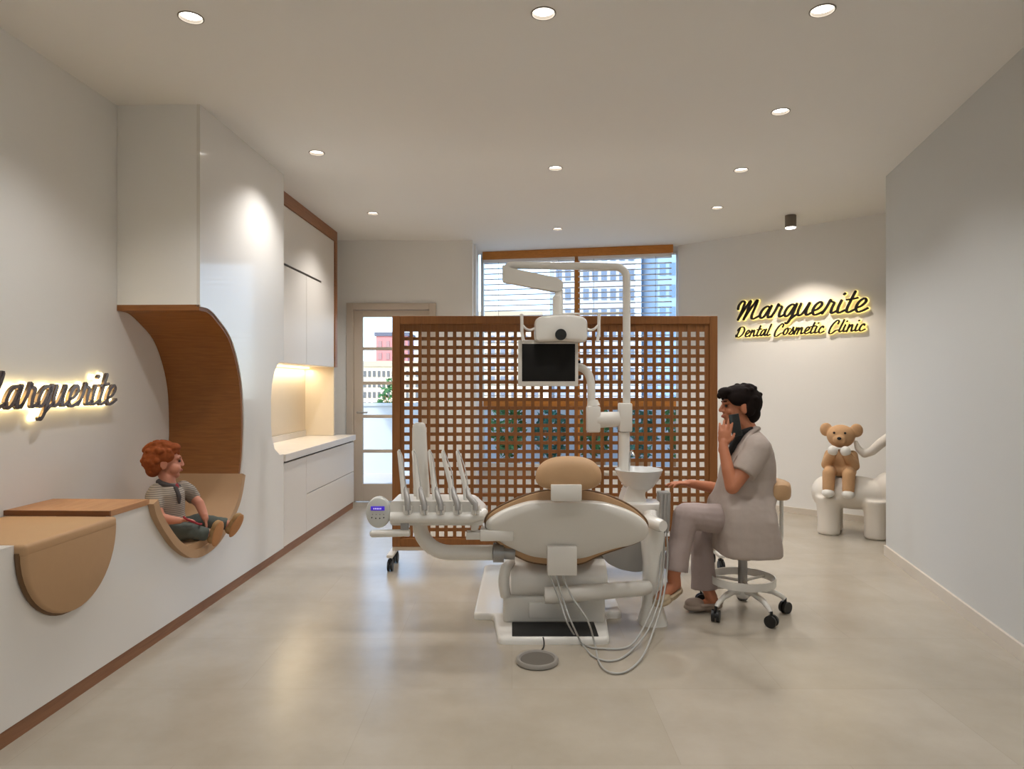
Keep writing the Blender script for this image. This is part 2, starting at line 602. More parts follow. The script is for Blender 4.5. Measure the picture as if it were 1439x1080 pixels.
# ------------------------------------------------------------------ built-in wall on the left
ML = Matrix.Translation((-1.96, 0, 0)) @ Matrix.Rotation(-math.atan(.0305), 4, 'Z')   # local x: out of the wall, y: along it
def L(x, y, z):
    return ML @ Vector((x, y, z))
DEP = -0.498
arch_raw = [(3.985, 1.8205), (4.10, 1.815), (4.216, 1.769), (4.385, 1.6685), (4.498, 1.516), (4.569, 1.333), (4.592, 1.108), (4.581, .902),
            (4.544, .742), (4.449, .554), (4.216, .395), (4.022, .348), (3.843, .365), (3.6836, .452), (3.562, .5626), (3.477, .6656), (3.442, .742)]
arch = [(p.x, p.y) for p in catmull([(a, b, 0) for a, b in arch_raw], 5)]
EPS = 5.328
end_bite = [(EPS, .80), (5.24, .805), (5.14, .86), (5.085, .95), (5.067, 1.05), (5.067, 1.25), (5.085, 1.35), (5.14, 1.45), (5.21, 1.51), (5.27, 1.535), (EPS, 1.54)]
nook = thing('nook_unit', L(-.25, 3.9, 0), 'tall glossy white wall unit with a curved wood-lined seating nook', 'wall unit')
poly = [(1.0, .065), (EPS, .065)] + end_bite + [(EPS, H), (3.985, H)] + arch + [(3.137, .742), (3.137, .690), (2.556, .690), (2.556, .742), (1.0, .742)]
def tri_prism(poly, fn, d0, d1):
    """like prism, but with a clean triangulated face for concave outlines"""
    bm = bmesh.new()
    vs = [bm.verts.new((a, b, 0)) for a, b in poly]
    for i in range(len(vs)):
        bm.edges.new((vs[i], vs[(i + 1) % len(vs)]))
    bmesh.ops.triangle_fill(bm, use_beauty=True, use_dissolve=False, edges=list(bm.edges))
    bm.verts.index_update()
    n = len(bm.verts)
    co = [v.co.copy() for v in bm.verts]
    tris = [tuple(v.index for v in f.verts) for f in bm.faces]
    bm.free()
    mb = MB()
    vv = [fn(c.x, c.y, d0) for c in co] + [fn(c.x, c.y, d1) for c in co]
    ff = [t[::-1] for t in tris] + [tuple(i + n for i in t) for t in tris]
    m = len(poly)
    for k in range(m):
        ff.append((k, (k + 1) % m, n + (k + 1) % m, n + k))
    return mb.add(vv, ff)
LF = lambda y, z, x: L(x, y, z)
build('front_panel', tri_prism(poly, LF, -.02, 0.0), M_gloss, nook, False)
build('side_panel', MB().box((DEP, 3.985, 1.8205), (-.02, 4.005, H)).xf(ML), M_wall, nook, False)
build('end_panel', MB().box((DEP, EPS - .02, 1.54), (-.02, EPS, H)).xf(ML), M_cab, nook, False)
# wood lining of the arch (upper part) and upholstered shell (lower part)
def strip(curve, th, x0, x1):
    c = [Vector((a, b)) for a, b in curve]
    inn = []
    for i in range(len(c)):
        d = (c[min(i + 1, len(c) - 1)] - c[max(i - 1, 0)]).normalized()
        inn.append(c[i] + Vector((d.y, -d.x)) * th)     # towards the hollow
    rings = []
    for a, b in zip(c, inn):
        rings.append([L(x0, a.x, a.y), L(x1, a.x, a.y), L(x1, b.x, b.y), L(x0, b.x, b.y)])
    return MB().rings(rings)
def inset_curve(curve, th):
    c = [Vector((a, b)) for a, b in curve]
    out = []
    for i in range(len(c)):
        d = (c[min(i + 1, len(c) - 1)] - c[max(i - 1, 0)]).normalized()
        q = c[i] + Vector((d.y, -d.x)) * th
        out.append((q.x, q.y))
    return out
k0 = next(i for i, p in enumerate(arch) if i > 20 and p[1] < .7425)
upper = arch[:k0] + [(4.544, .7425)]
lower = [(4.544, .7425)] + arch[k0:]
build('wood_lining', strip(upper, .034, DEP, -.004), M_walnut, nook, True, 50)
build('lining_rim', strip(upper, .012, -.02, .004), M_gloss, nook, True, 50)
build('seat_shell', strip(lower, .046, DEP, .032), M_seat, nook, True, 50, label='tan upholstered lower shell of the nook')
# flat seat pad at the bottom of the shell
_in = [p for p in inset_curve(lower, .046) if p[1] < .432]
build('seat_pad', MB().prism(_in + [(_in[-1][0] - .012, .436), (_in[0][0] + .012, .436)], LF, DEP, .012), M_seat, nook)
# low bench body
build('bench_top', MB().box((DEP, 1.0, .70), (-.02, 2.556, .742)).box((DEP, 2.556, .66), (-.02, 3.137, .69)).xf(ML), M_gloss, nook, False)
build('bench_back', MB().box((DEP, 1.0, 0.066), (DEP + .02, 3.44, .66)).xf(ML), M_cab, nook, False)
mb = MB().box((DEP, 3.137, .738), (.004, 3.452, .765)).xf(ML)
build('wood_shelf', mb, M_bench, nook, False, label='short wood shelf between cushion and nook')
build('shelf_edge', MB().box((DEP, 3.127, .742), (.004, 3.137, .765)).xf(ML), M_benchedge, nook, False)
struct('baseboard_left', MB().box((-.05, 1.0, 0), (-.006, 7.40, .066)).xf(ML), M_plinth)
# upholstered bench cushion with a half-round front flap
cu = thing('bench_cushion', L(-.25, 2.85, .69), 'tan upholstered bench cushion with a half-round flap hanging down the front', 'cushion')
build('seat_pad', MB().box((DEP + .01, 2.560, .692), (.041, 3.127, .742), .014, 3).xf(ML), M_tan, cu)
fl = [(2.562, .715)]
for k in range(25):
    a = PI + PI * k / 24
    fl.append((2.846 + .284 * math.cos(a), .71 + .308 * math.sin(a)))
fl.append((3.130, .715))
def inset(poly, d):
    cx = sum(p[0] for p in poly) / len(poly); cz = sum(p[1] for p in poly) / len(poly)
    return [(p[0] + (cx - p[0]) * d, p[1] + (cz - p[1]) * d) for p in poly]
rings = []
for x, d in ((.002, 0), (.030, 0), (.037, .02), (.040, .055)):
    rings.append([L(x, a, b) for a, b in inset(fl, d)])
build('front_flap', MB().rings(rings), M_tan, cu, True, 50)
rings = []
build('edge_band', MB().tube([L(.008, a, b) for a, b in fl[1:-1]], .010, 8), M_piping, cu)

# ---- kitchenette: base cabinet, worktop, wall cabinet
bc = thing('base_cabinet', L(-.25, 6.36, 0), 'white handleless base cabinet with two drawers under the marble worktop', 'cabinet')
build('carcass', MB().box((DEP, EPS + .004, .068), (-.024, 7.40, .735)).xf(ML), M_cabseam, bc, False)
build('door', MB().box((-.02, EPS + .006, .07), (0, 5.862, .725), .002).xf(ML), M_cab, bc, False)
build('drawer', MB().box((-.02, 5.868, .403), (0, 7.40, .725), .002).xf(ML), M_cab, bc, False)
build('drawer', MB().box((-.02, 5.868, .07), (0, 7.40, .397), .002).xf(ML), M_cab, bc, False)
build('side_panel', MB().box((DEP, 7.40, .066), (0, 7.415, .735)).xf(ML), M_cab, bc, False)
wt = thing('worktop', L(-.25, 6.36, .737), 'white marble worktop with upstand in the lit niche', 'worktop')
build('slab', MB().box((DEP, EPS + .002, .742), (.016, 7.44, .80), .003).xf(ML), M_marble, wt, False)
build('upstand', MB().box((DEP, EPS + .01, .80), (DEP + .02, 7.30, .86), .002).xf(ML), M_marble, wt, False)
wc = thing('wall_cabinet', L(-.3, 6.3, 1.535), 'white wall cabinet with wood trim above the lit niche', 'cabinet')
UX = -.17
build('carcass', MB().box((DEP, EPS + .002, 1.537), (UX - .022, 7.27, 2.998)).xf(ML), M_cab, wc, False)
build('flap_door', MB().box((UX - .02, EPS + .002, 2.392), (UX, 7.25, 2.885), .002).xf(ML), M_cab, wc, False)
build('door', MB().box((UX - .02, EPS + .002, 1.537), (UX, 6.367, 2.372), .002).xf(ML), M_cab, wc, False)
build('door', MB().box((UX - .02, 6.373, 1.537), (UX, 7.25, 2.372), .002).xf(ML), M_cab, wc, False)
build('door_filler', MB().box((UX - .02, 6.82, 2.372), (UX, 7.25, 2.392)).xf(ML), M_cab, wc, False)
build('finger_groove', MB().box((UX - .021, EPS + .002, 2.372), (UX - .008, 6.82, 2.392)).xf(ML), M_cabseam, wc, False)
build('wood_trim', MB().box((UX - .02, EPS + .002, 2.888), (UX + .012, 7.33, 2.998)).box((UX - .02, 7.255, 1.537), (UX + .012, 7.33, 2.888)).xf(ML), M_trimwood, wc, False, label='brown wood edging')
build('niche_end_panel', MB().box((DEP, 7.27, .862), (UX - .01, 7.30, 1.537)).box((DEP + .021, 7.27, .802), (UX - .01, 7.30, .863)).xf(ML), M_niche, wc, False)
build('niche_back', MB().box((DEP, EPS + .002, .862), (DEP + .008, 7.27, 1.535)).xf(ML), M_niche, wc, False)
build('led_strip', MB().box((DEP + .02, EPS + .01, 1.520), (DEP + .055, 7.262, 1.536)).xf(ML), M_led, wc, False, label='warm white light strip')
ld = bpy.data.lights.new('niche_led', 'AREA')
ld.shape = 'RECTANGLE'; ld.size = .05; ld.size_y = 1.85
ld.energy = 5.0; ld.color = (1.0, .87, .66)
lo = bpy.data.objects.new('niche_led', ld)
COL.objects.link(lo)
lo.matrix_world = Matrix.Translation(L(DEP + .06, 6.32, 1.512)) @ Matrix.Rotation(-math.atan(.0305), 4, 'Z')

# ------------------------------------------------------------------ ceiling downlights
def downlight(x, y, label, proto=[]):
    if not proto:
        t = thing('downlight', (x, y, H), label, 'ceiling light', 'recessed ceiling downlights')
        n = 32
        def ring(r, z):
            return [Vector((x + r * math.cos(2 * PI * k / n), y + r * math.sin(2 * PI * k / n), z)) for k in range(n)]
        build('trim_ring', MB().rings([ring(DLR + .006, H), ring(DLR + .006, H - .003), ring(DLR, H - .004), ring(DLR, H)], False, False, True), M_trimring, t)
        build('can', MB().rings([ring(DLR, H), ring(DLR, H + .018), ring(DLR + .004, H + .02), ring(DLR + .004, H)], False, False, True), M_can, t)
        build('diffuser', MB().rings([ring(DLR - .001, H + .012), ring(DLR - .001, H + .016)]), M_lamp, t, label='glowing white disc')
        proto.append(t)
        lights = [t]
    else:
        t = copy_tree(proto[0])
        t.location = (x, y, H)
        t['label'] = label
    l = bpy.data.lights.new('downlight_beam', 'SPOT')
    l.energy = DOWNLIGHT_W * 4 * (.6 if y < 2 else 1.0 if y < 4.5 else 1.4)
    l.color = LAMP_COL
    l.spot_size = R(122)
    l.spot_blend = .7
    l.shadow_soft_size = .035
    lo = bpy.data.objects.new('downlight_beam', l)
    COL.objects.link(lo)
    lo.location = (x, y, H + .004)
    return t
lab = {
    'near left': 'large-looking round downlight nearest the left wall, at top left of the photo',
    'near middle': 'large-looking round downlight at the top middle edge of the photo',
    'near right': 'large-looking round downlight at the top right edge of the photo',
    'right': 'second downlight from the front in the row along the right wall',
    'left': 'downlight beside the tall white nook unit',
    'middle': 'downlight over the dental chair, second of the middle row',
    'right2': 'third downlight from the front in the row along the right wall',
    'far left': 'small downlight beside the wood-trimmed wall cabinet',
    'far right': 'farthest downlight of the right row, left of the cylinder spotlight',
    'far middle': 'farthest and smallest downlight, just before the window'}
for k, x, y in DL:
    downlight(x, y, lab[k])
for i, (x, y) in enumerate(DL_BACK):
    downlight(x, y, 'round recessed downlight behind the viewpoint, ' + ['front left', 'front middle', 'front right', 'rear left', 'rear middle', 'rear right'][i])
# surface-mounted cylinder spot by the sign
cs = thing('cylinder_spotlight', (2.72, 6.6, H), 'small grey cylinder spotlight mounted on the ceiling by the sign', 'ceiling light')
n = 32
build('housing', MB().lathe([(.0, 2.9), (.044, 2.9), (.048, 2.895), (.052, 2.88), (.052, 2.999), (0, 2.999)], (2.72, 6.6, 0)), mat('spotlight_grey', srgb(120, 110, 98), .5), cs)
build('lens', MB().lathe([(0, 2.874), (.047, 2.874), (.048, 2.894), (0, 2.894)], (2.72, 6.6, 0)), M_lamp, cs)
l = bpy.data.lights.new('sign_beam', 'SPOT')
l.energy = 62
l.color = (1.0, .88, .74)
l.spot_size = R(103)
l.spot_blend = .45
l.shadow_soft_size = .03
lo = bpy.data.objects.new('sign_beam', l)
COL.objects.link(lo)
lo.location = (2.72, 6.6, 2.86)

# ------------------------------------------------------------------ script signs
LET = {
 'a': (1.02, [[(.74, .80), (.50, 1.0), (.20, .80), (.07, .35), (.22, .02), (.48, .22), (.72, .92)], [(.80, 1.02), (.72, .40), (.80, .02), (1.08, .18)]]),
 'r': (.92, [[(0, .05), (.18, .55), (.30, 1.12), (.36, .98), (.62, .86), (.58, .40), (.66, .03), (.98, .18)]]),
 'g': (1.0, [[(.74, .80), (.50, 1.0), (.20, .80), (.07, .35), (.22, .02), (.48, .22), (.72, .92)], [(.80, 1.02), (.72, .2), (.62, -.32), (.48, -.58), (.38, -.54)], [(.64, -.25), (.86, -.02), (1.06, .16)]]),
 'u': (1.08, [[(.12, 1.0), (.06, .40), (.18, .02), (.46, .18), (.66, .70), (.74, 1.0)], [(.76, 1.0), (.68, .40), (.78, .02), (1.12, .18)]]),
 'e': (.84, [[(.08, .30), (.42, .46), (.62, .78), (.46, 1.02), (.18, .80), (.08, .36), (.26, .0), (.56, .04), (.88, .22)]]),
 'i': (.60, [[(.18, 1.0), (.10, .45), (.20, .02), (.62, .18)], [(.22, 1.47), (.27, 1.53)]]),
 't': (.66, [[(.34, 1.62), (.20, .8), (.14, .25), (.28, .0), (.68, .18)], [(-.06, 1.02), (.30, 1.04), (.62, 1.10)]]),
 'M': (1.95, [[(.02, .95), (.0, 1.30), (.20, 1.62), (.42, 1.50), (.40, .90), (.28, .0)], [(.28, .05), (.58, .90), (.90, 1.62), (.86, .80), (.76, .0)], [(.76, .05), (1.06, .90), (1.42, 1.62), (1.44, 1.2), (1.34, .35), (1.50, .0), (1.95, .2)]]),
 'D': (1.5, [[(.35, 1.45), (.24, .7), (.12, .05), (.02, .15), (.0, .35), (.20, .10), (.60, .0), (1.05, .40), (1.20, 1.05), (.90, 1.55), (.40, 1.55), (.10, 1.25), (.08, 1.0)]]),
 'n': (1.05, [[(.14, 1.0), (.10, .5), (.04, .0)], [(.08, .35), (.34, .88), (.58, .95), (.60, .45), (.70, .02), (1.06, .18)]]),
 'l': (.58, [[(.36, 1.75), (.22, .9), (.12, .25), (.26, .0), (.60, .18)]]),
 'C': (1.45, [[(1.10, 1.20), (1.12, 1.60), (.85, 1.72), (.45, 1.30), (.18, .55), (.25, -.12), (.65, -.15), (1.05, .22), (1.4, .3)]]),
 'o': (.95, [[(.55, 1.0), (.22, .82), (.06, .36), (.24, .0), (.52, .12), (.68, .55), (.56, .98)], [(.62, .9), (.98, .86)]]),
 's': (.80, [[(.0, .1), (.30, .60), (.44, 1.15), (.46, .80), (.62, .35), (.44, .0), (.12, .05)], [(.4, .02), (.82, .18)]]),
 'm': (1.5, [[(.14, 1.0), (.10, .5), (.04, .0)], [(.08, .35), (.32, .88), (.54, .95), (.54, .5), (.46, .0)], [(.52, .35), (.78, .88), (1.0, .95), (1.02, .45), (1.12, .02), (1.5, .18)]]),
 'c': (.82, [[(.58, .78), (.48, 1.0), (.20, .80), (.06, .36), (.24, .0), (.52, .04), (.84, .22)]]),
 ' ': (.62, []),
}
def letter_mesh(ch, x0, s, w, fn, d0, d1, slant=.32, sx=1.0):
    mb = MB()
    for st in LET[ch][1]:
        pts = [Vector((x0 + (p[0] * sx + p[1] * slant) * s, p[1] * s)) for p in st]
        pts = [Vector((q.x, q.y)) for q in catmull([(p.x, p.y, 0) for p in pts], 6)]
        # round ends
        n = len(pts)
        L_, R_ = [], []
        cap = 5
        d = (pts[1] - pts[0]).normalized()
        nn = Vector((-d.y, d.x))
        for k in range(cap):
            a = PI / 2 * (1 - k / cap)
            c = pts[0] - d * w * math.sin(a)
            L_.append(c + nn * w * math.cos(a)); R_.append(c - nn * w * math.cos(a))
        for i in range(n):
            d = (pts[min(i + 1, n - 1)] - pts[max(i - 1, 0)]).normalized()
            nn = Vector((-d.y, d.x))
            wi = w * (1.0 + .22 * abs(d.y) - .22 * abs(d.x))
            L_.append(pts[i] + nn * wi); R_.append(pts[i] - nn * wi)
        d = (pts[-1] - pts[-2]).normalized()
        nn = Vector((-d.y, d.x))
        for k in range(1, cap + 1):
            a = PI / 2 * k / cap
            c = pts[-1] + d * w * math.sin(a)
            L_.append(c + nn * w * math.cos(a)); R_.append(c - nn * w * math.cos(a))
        rings = [[fn(a.x, a.y, d0), fn(b.x, b.y, d0), fn(b.x, b.y, d1), fn(a.x, a.y, d1)] for a, b in zip(L_, R_)]
        mb.rings(rings)
    return mb
def sign_line(root, text, x0, x1, s, w, fn, dl, dh, mletter, mhalo, halo_w):
    """letters spread from x0 to x1; dl: letter depth range, dh: glowing layer depth range"""
    tot = sum(LET[c][0] for c in text)
    sx = (x1 - x0) / (tot * s)
    x = x0
    for c in text:
        if c != ' ':
            o = build('letter', letter_mesh(c, x, s, w, fn, dl[0], dl[1], sx=sx), mletter, root, False)
            build('backlight', letter_mesh(c, x, s, halo_w, fn, dh[0], dh[1], sx=sx), mhalo, o, False)
        x += LET[c][0] * s * sx
SG = thing('backlit_sign', SP(1.55, 0, 1.85), 'backlit black script sign Marguerite Dental Cosmetic Clinic on the far diagonal wall', 'sign')
fnS = lambda a, b, d: SP(a, d, b)
def s_at(px):          # distance along the sign wall of a pixel column
    k = (px - CX) / F
    return (k * S0.y - S0.x) / (sd.x - k * sd.y)
sign_x0, sign_x1 = s_at(1034), s_at(1219)
_b0 = 2.066
sign_line(SG, 'Marguerite', sign_x0, sign_x1 - .005, .124, .0116, lambda a, b, d: SP(a, d, b + _b0), (.018, .034), (.002, .017), M_letter, M_halo, .0158)
sign_line(SG, 'Dental Cosmetic Clinic', sign_x0 + .01, sign_x1 - .02, .068, .0078, lambda a, b, d: SP(a, d, b + 1.876), (.018, .030), (.002, .017), M_letter, M_halo, .0112)
lw_d = Vector((.0305, 1)).normalized()
def LWP(y, out, z):    # on the left wall
    return Vector((-2.46 + .0305 * y + out, y - out * .0305, z))
SL = thing('backlit_wall_sign', LWP(3.4, 0, 1.3), 'backlit dark metal script sign Marguerite on the left wall beside the nook', 'sign')
sign_line(SL, 'Marguerite', 2.87, 3.895, .102, .0098, lambda a, b, d: LWP(a, d, b + 1.240), (.040, .056), (.002, .020), M_letter2, M_halo2, .0115)
# ------------------------------------------------------------------ lattice screen on castors
SY = 5.0
sx0, sx1, sz0, sz1 = -.887, 1.521, .150, 1.857
scr = thing('lattice_screen', (.317, SY, 0), 'large wooden room divider with square lattice on black castors', 'room divider')
fw, fd = .060, .05
mb = MB()
mb.box((sx0, SY, sz0), (sx0 + fw, SY + fd, sz1), .003).box((sx1 - fw, SY, sz0), (sx1, SY + fd, sz1), .003)
mb.box((sx0 + fw, SY, sz1 - fw), (sx1 - fw, SY + fd, sz1), .003).box((sx0 + fw, SY, sz0), (sx1 - fw, SY + fd, sz0 + fw), .003)
build('frame', mb, M_screen, scr, False)
gx0, gz1 = (567.6 - CX) / F * SY, HC + (CY - 465.6) / F * SY
pit, hole = 12.24 / F * SY, 7.4 / F * SY
NCO, NRO = 35, 24
mb = MB()
for i in range(NCO + 1):
    x0 = gx0 + (i - 1) * pit + hole
    x1 = gx0 + i * pit
    if i == 0: x0 = sx0 + fw - .002
    if i == NCO: x1 = sx1 - fw + .002
    mb.box((x0, SY + .014, sz0 + fw - .002), (x1, SY + .026, sz1 - fw + .002))
for i in range(NRO + 1):
    z1 = gz1 - (i - 1) * pit - hole
    z0 = gz1 - i * pit
    if i == 0: z1 = sz1 - fw + .002
    if i == NRO: z0 = sz0 + fw - .002
    mb.box((sx0 + fw - .002, SY + .020, z0), (sx1 - fw + .002, SY + .032, z1))
build('lattice', mb, M_screen, scr, False)
build('bottom_rail', MB().box((sx0, SY + .005, .120), (sx1, SY + .045, .150), .004), mat('pale_rail', srgb(206, 190, 170), .5), scr, False, label='pale strip under the frame')
for x in (sx0 + .005, sx1 - .005):
    ft = build('foot', MB().box((x - .024, SY - .13, .098), (x + .024, SY + .17, .122), .008), M_white, scr, label='white foot bar')
    for y in (SY - .10, SY + .13):
        mb = MB()
        for q in (-.012, .012):
            mb.cyl((x + q - .007, y, .037), (x + q + .007, y, .037), .037, n=20)
        mb.box((x - .018, y - .01, .045), (x + .018, y + .025, .085), .006).cyl((x, y + .012, .08), (x, y + .012, .10), .008)
        build('castor', mb, M_black, ft)

# ------------------------------------------------------------------ dental unit
DU = thing('dental_unit', (.24, 3.9, 0), 'white dental treatment unit with tan headrest, tray, cuspidor and overhead lamp', 'dental chair')
def part(name, mb, m, par=None, **k):
    return build(name, mb, m, par or DU, **k)
XYZ = lambda x, y, z: Vector((x, y, z))
# base plate
def rounded(poly, r, n=4):
    out = []
    N = len(poly)
    for i in range(N):
        p0, p, p2 = Vector(poly[i - 1]), Vector(poly[i]), Vector(poly[(i + 1) % N])
        a, b = (p0 - p), (p2 - p)
        rr = min(r, a.length * .45, b.length * .45)
        a, b = p + a.normalized() * rr, p + b.normalized() * rr
        for k in range(n + 1):
            t = k / n
            q = a * (1 - t) ** 2 + p * 2 * t * (1 - t) + b * t * t
            out.append((q.x, q.y))
    return out
bp = rounded([(-.072, 3.51), (.508, 3.51), (.540, 3.90), (.635, 3.90), (.66, 4.95), (-.20, 4.95), (-.222, 3.88), (-.105, 3.88)], .04)
rings = []
for z, d in ((0, 0), (.022, 0), (.033, .012), (.037, .03)):
    rings.append([XYZ(a, b, z) for a, b in inset(bp, d)])
part('base_plate', MB().rings(rings), M_white2, angle=40)
part('foot_mat', MB().box((.0, 3.526, .034), (.452, 3.73, .042), .003), M_blackmat, label='black rubber mat on the base')
part('base_block', MB().box((-.050, 3.73, .03), (.515, 4.75, .190), .02, 3), M_white)
part('access_panel', MB().box((.092, 3.722, .062), (.375, 3.74, .150), .006), M_white2)
# seat pedestal: rounded hull under the seat
prof = rounded([(3.70, .185), (3.70, .30), (3.80, .352), (4.85, .40), (4.85, .25), (4.6, .185)], .06, 5)
mb = MB().prism(prof, lambda y, z, x: XYZ(x, y, z), -.005, .525)
part('pedestal', mb, M_white, angle=50)
part('side_cover', MB().tube(catmull([(-.035, 3.72, .19), (-.045, 3.70, .27), (-.035, 3.72, .335), (-.01, 3.8, .355)], 6), .030, 12), M_white2)
# seat and leg rest, stretching away from us
mb = MB()
rings = []
for y, w, z0, z1 in ((3.74, .20, .40, .47), (3.80, .235, .385, .50), (4.2, .245, .38, .51), (4.5, .23, .39, .52), (4.75, .20, .43, .50), (4.90, .17, .44, .50), (4.95, .14, .455, .49)):
    c = .262
    n = 24
    r = []
    for k in range(n):
        a = 2 * PI * k / n
        ca, sa = math.cos(a), math.sin(a)
        r.append(XYZ(c + w * math.copysign(abs(ca) ** .5, ca), y, (z0 + z1) / 2 + (z1 - z0) / 2 * math.copysign(abs(sa) ** .6, sa)))
    rings.append(r)
part('seat', mb.rings(rings), M_tan, angle=60, label='tan upholstered seat')
# backrest
BX, BZ = .298, .60
def lean(z):
    return 3.66 - (z - .40) * .30
def outline(pxs, grow=0.0):
    pts = catmull([(a, b, 0) for a, b in pxs], 5, True)
    out = []
    for p in pts:
        Y = 3.58
        q = P(p.x, p.y, Y)
        v = Vector((q.x - BX, q.z - BZ))
        v = v * (1 + grow)
        out.append((v.x + BX, v.y + BZ))
    return out
def pillow(ol, layers, cx=BX, cz=BZ):
    """rings of an outline: (inset, offset from the leaning plane)"""
    rings = []
    for d, off in layers:
        rings.append([XYZ(cx + (a - cx) * (1 - d), lean(cz + (b - cz) * (1 - d)) + off, cz + (b - cz) * (1 - d)) for a, b in ol])
    return MB().rings(rings)
shell = [(684, 733), (697, 722), (716, 712), (745, 703), (778, 702), (800, 702), (824, 702), (850, 705), (880, 715), (901, 727), (912, 741), (910, 757), (890, 768), (868, 773), (846, 780), (822, 788), (797, 790), (770, 789), (745, 785), (724, 776), (706, 766), (690, 752), (683, 743)]
cush = [(682, 729), (700, 713), (722, 702), (745, 693), (770, 688), (797, 690), (822, 688), (850, 694), (878, 706), (900, 721), (913, 739), (906, 762), (880, 774), (858, 782), (840, 790), (822, 799), (797, 802), (770, 801), (745, 797), (722, 786), (706, 774), (686, 754)]
sol = outline(shell)
part('backrest_shell', pillow(sol, ((.0, .03), (.0, .0), (.02, -.022), (.06, -.036), (.25, -.046), (.6, -.050), (.95, -.051))), M_white, angle=60)
col = outline(cush)
part('backrest_cushion', pillow(col, ((.10, .10), (.03, .085), (.0, .06), (.0, .035), (.02, .022), (.05, .018))), M_tan, angle=60, label='tan upholstered backrest cushion')
_bp = [XYZ(a, lean(b) + .030, b) for a, b in inset(col, .004)]
part('piping', MB().tube(_bp, .006, 8, closed=True), M_piping, label='dark brown piping')
# headrest
mb = MB()
hx, hz, hy = .293, .862, 3.50
rings = []
for off, s in ((-.055, .55), (-.045, .82), (-.02, .97), (.0, 1.0), (.025, .97), (.05, .85), (.06, .6)):
    r = []
    for k in range(40):
        a = 2 * PI * k / 40
        ca, sa = math.cos(a), math.sin(a)
        w, h = (.172, .118) if sa > 0 else (.170, .062)
        r.append(XYZ(hx + w * s * math.copysign(abs(ca) ** .8, ca), hy + off, hz + h * s * math.copysign(abs(sa) ** .85, sa)))
    rings.append(r)
part('headrest', MB().rings(rings), M_tan, angle=70, label='tan half-round headrest')
a, b = P(774, 703, 3.45), P(817, 680, 3.45)
part('headrest_bracket', MB().box((a.x, 3.425, a.z), (b.x, 3.455, b.z), .004), M_white)
a, b = P(769, 806, 3.58), P(810, 766, 3.58)
part('back_support', MB().box((a.x, 3.545, a.z), (b.x, 3.615, b.z), .004), M_white)
# swing arm under the chair to the cuspidor column
part('swing_arm', MB().tube([(.175, 3.62, .222), (.22, 3.62, .222), (.70, 3.74, .222), (.76, 3.77, .222)], [.042, .045, .042, .038], 16), M_white)
# -------- delivery arm and instrument tray (left)
TY = 3.60
part('arm_joint', MB().cyl(P(693, 776, 3.68), P(708, 776, 3.68), .052, n=28).cyl(P(708, 776, 3.68), P(724, 777, 3.68), .035), M_steel, label='grey metal arm joint')
pts = [P(590, 700, 3.70), P(590, 735, 3.70)]
c = P(632, 736, 3.70)
for k in range(1, 10):
    t = k / 10 * PI / 2
    pts.append(P(632 - 42 * math.cos(t), 736 + 40 * math.sin(t), 3.70))
pts += [P(632, 776, 3.70), P(660, 776, 3.69), P(693, 776, 3.68)]
part('delivery_arm', MB().tube(pts, .041, 20), M_white, angle=60)
tr = rounded([P(549, 737, TY).xz, P(679, 737, TY).xz, P(682, 720, TY).xz, P(664, 704, TY).xz, P(549, 703, TY).xz], .02)
def trf(a, b, y):
    return XYZ(a, y, b)
part('tray', MB().prism(tr, trf, TY - .02, TY + .22), M_white, angle=50)
part('tray_front_bar', MB().tube([P(549, 727, TY - .03), P(660, 727, TY - .03), P(676, 724, TY - .02), P(681, 718, TY + .02)], [.030, .030, .027, .02], 16), M_white2)
# control panel
pc = P(532.5, 719, TY)
rings = []
for off, s in ((.03, .92), (.012, 1.0), (-.012, 1.0), (-.026, .93), (-.030, .80)):
    rings.append([XYZ(pc.x + .0665 * s * math.cos(2 * PI * k / 36), pc.y + off, pc.z + .083 * s * math.sin(2 * PI * k / 36)) for k in range(36)])
cp = part('control_panel', MB().rings(rings), M_grey, label='pale grey oval control panel')
cp.data.materials[0] = mat('panel_grey', srgb(204, 204, 198), .4)
a, b = P(521, 717, TY - .031), P(540.5, 711, TY - .031)
part('display', MB().box((a.x, pc.y - .0335, a.z), (b.x, pc.y - .0300, b.z), .001), M_purple, cp, label='small lit purple display')
# white characters, too small to read, on the display
M_txt = mat('display_text', srgb(220, 210, 255), .4, emit=srgb(220, 210, 255), estr=.5)
mb = MB()
for k in range(5):
    q = P(525.5 + 2.4 * k, 714.3, TY - .031)
    mb.box((q.x - .0025, pc.y - .0342, q.z - .0035), (q.x + .0025, pc.y - .0334, q.z + .0035))
part('display_text', mb, M_txt, cp)
for k, dy in enumerate((0, 1, 1, 0)):
    q = P(522.5 + 5.6 * k, 727 + dy, TY - .031)
    part('button', MB().cyl((q.x, pc.y - .029, q.z), (q.x, pc.y - .0325, q.z), .0035, n=12), M_black, cp)
for k in range(4):
    q = P(523.5 + 5.2 * k, 722.5, TY - .031)
    part('button', MB().cyl((q.x, pc.y - .029, q.z), (q.x, pc.y - .0322, q.z), .003, n=12), M_grey, cp)
hb = part('tray_handle', MB().tube([P(520, 750, TY - .03), P(523, 749.5, TY - .03), P(560, 748.5, TY - .03), P(576, 748, TY - .03)], [.012, .020, .020, .017], 16), M_white2)
part('handle_bracket', MB().box(P(563, 748, TY - .03) - Vector((0, .008, 0)), P(574, 733, TY - .03) + Vector((0, .02, 0)), .003), M_steel, hb)
a, b = P(655, 757, TY), P(680, 747, TY)
part('tray_bracket', MB().box((a.x, TY - .02, a.z), (b.x + .02, TY + .05, b.z), .004).box(P(662, 745, TY) - Vector((0, .01, 0)), P(672, 733, TY) + Vector((0, .02, 0)), .003), M_white)
a, b = P(675, 758, TY), P(722, 743, TY)
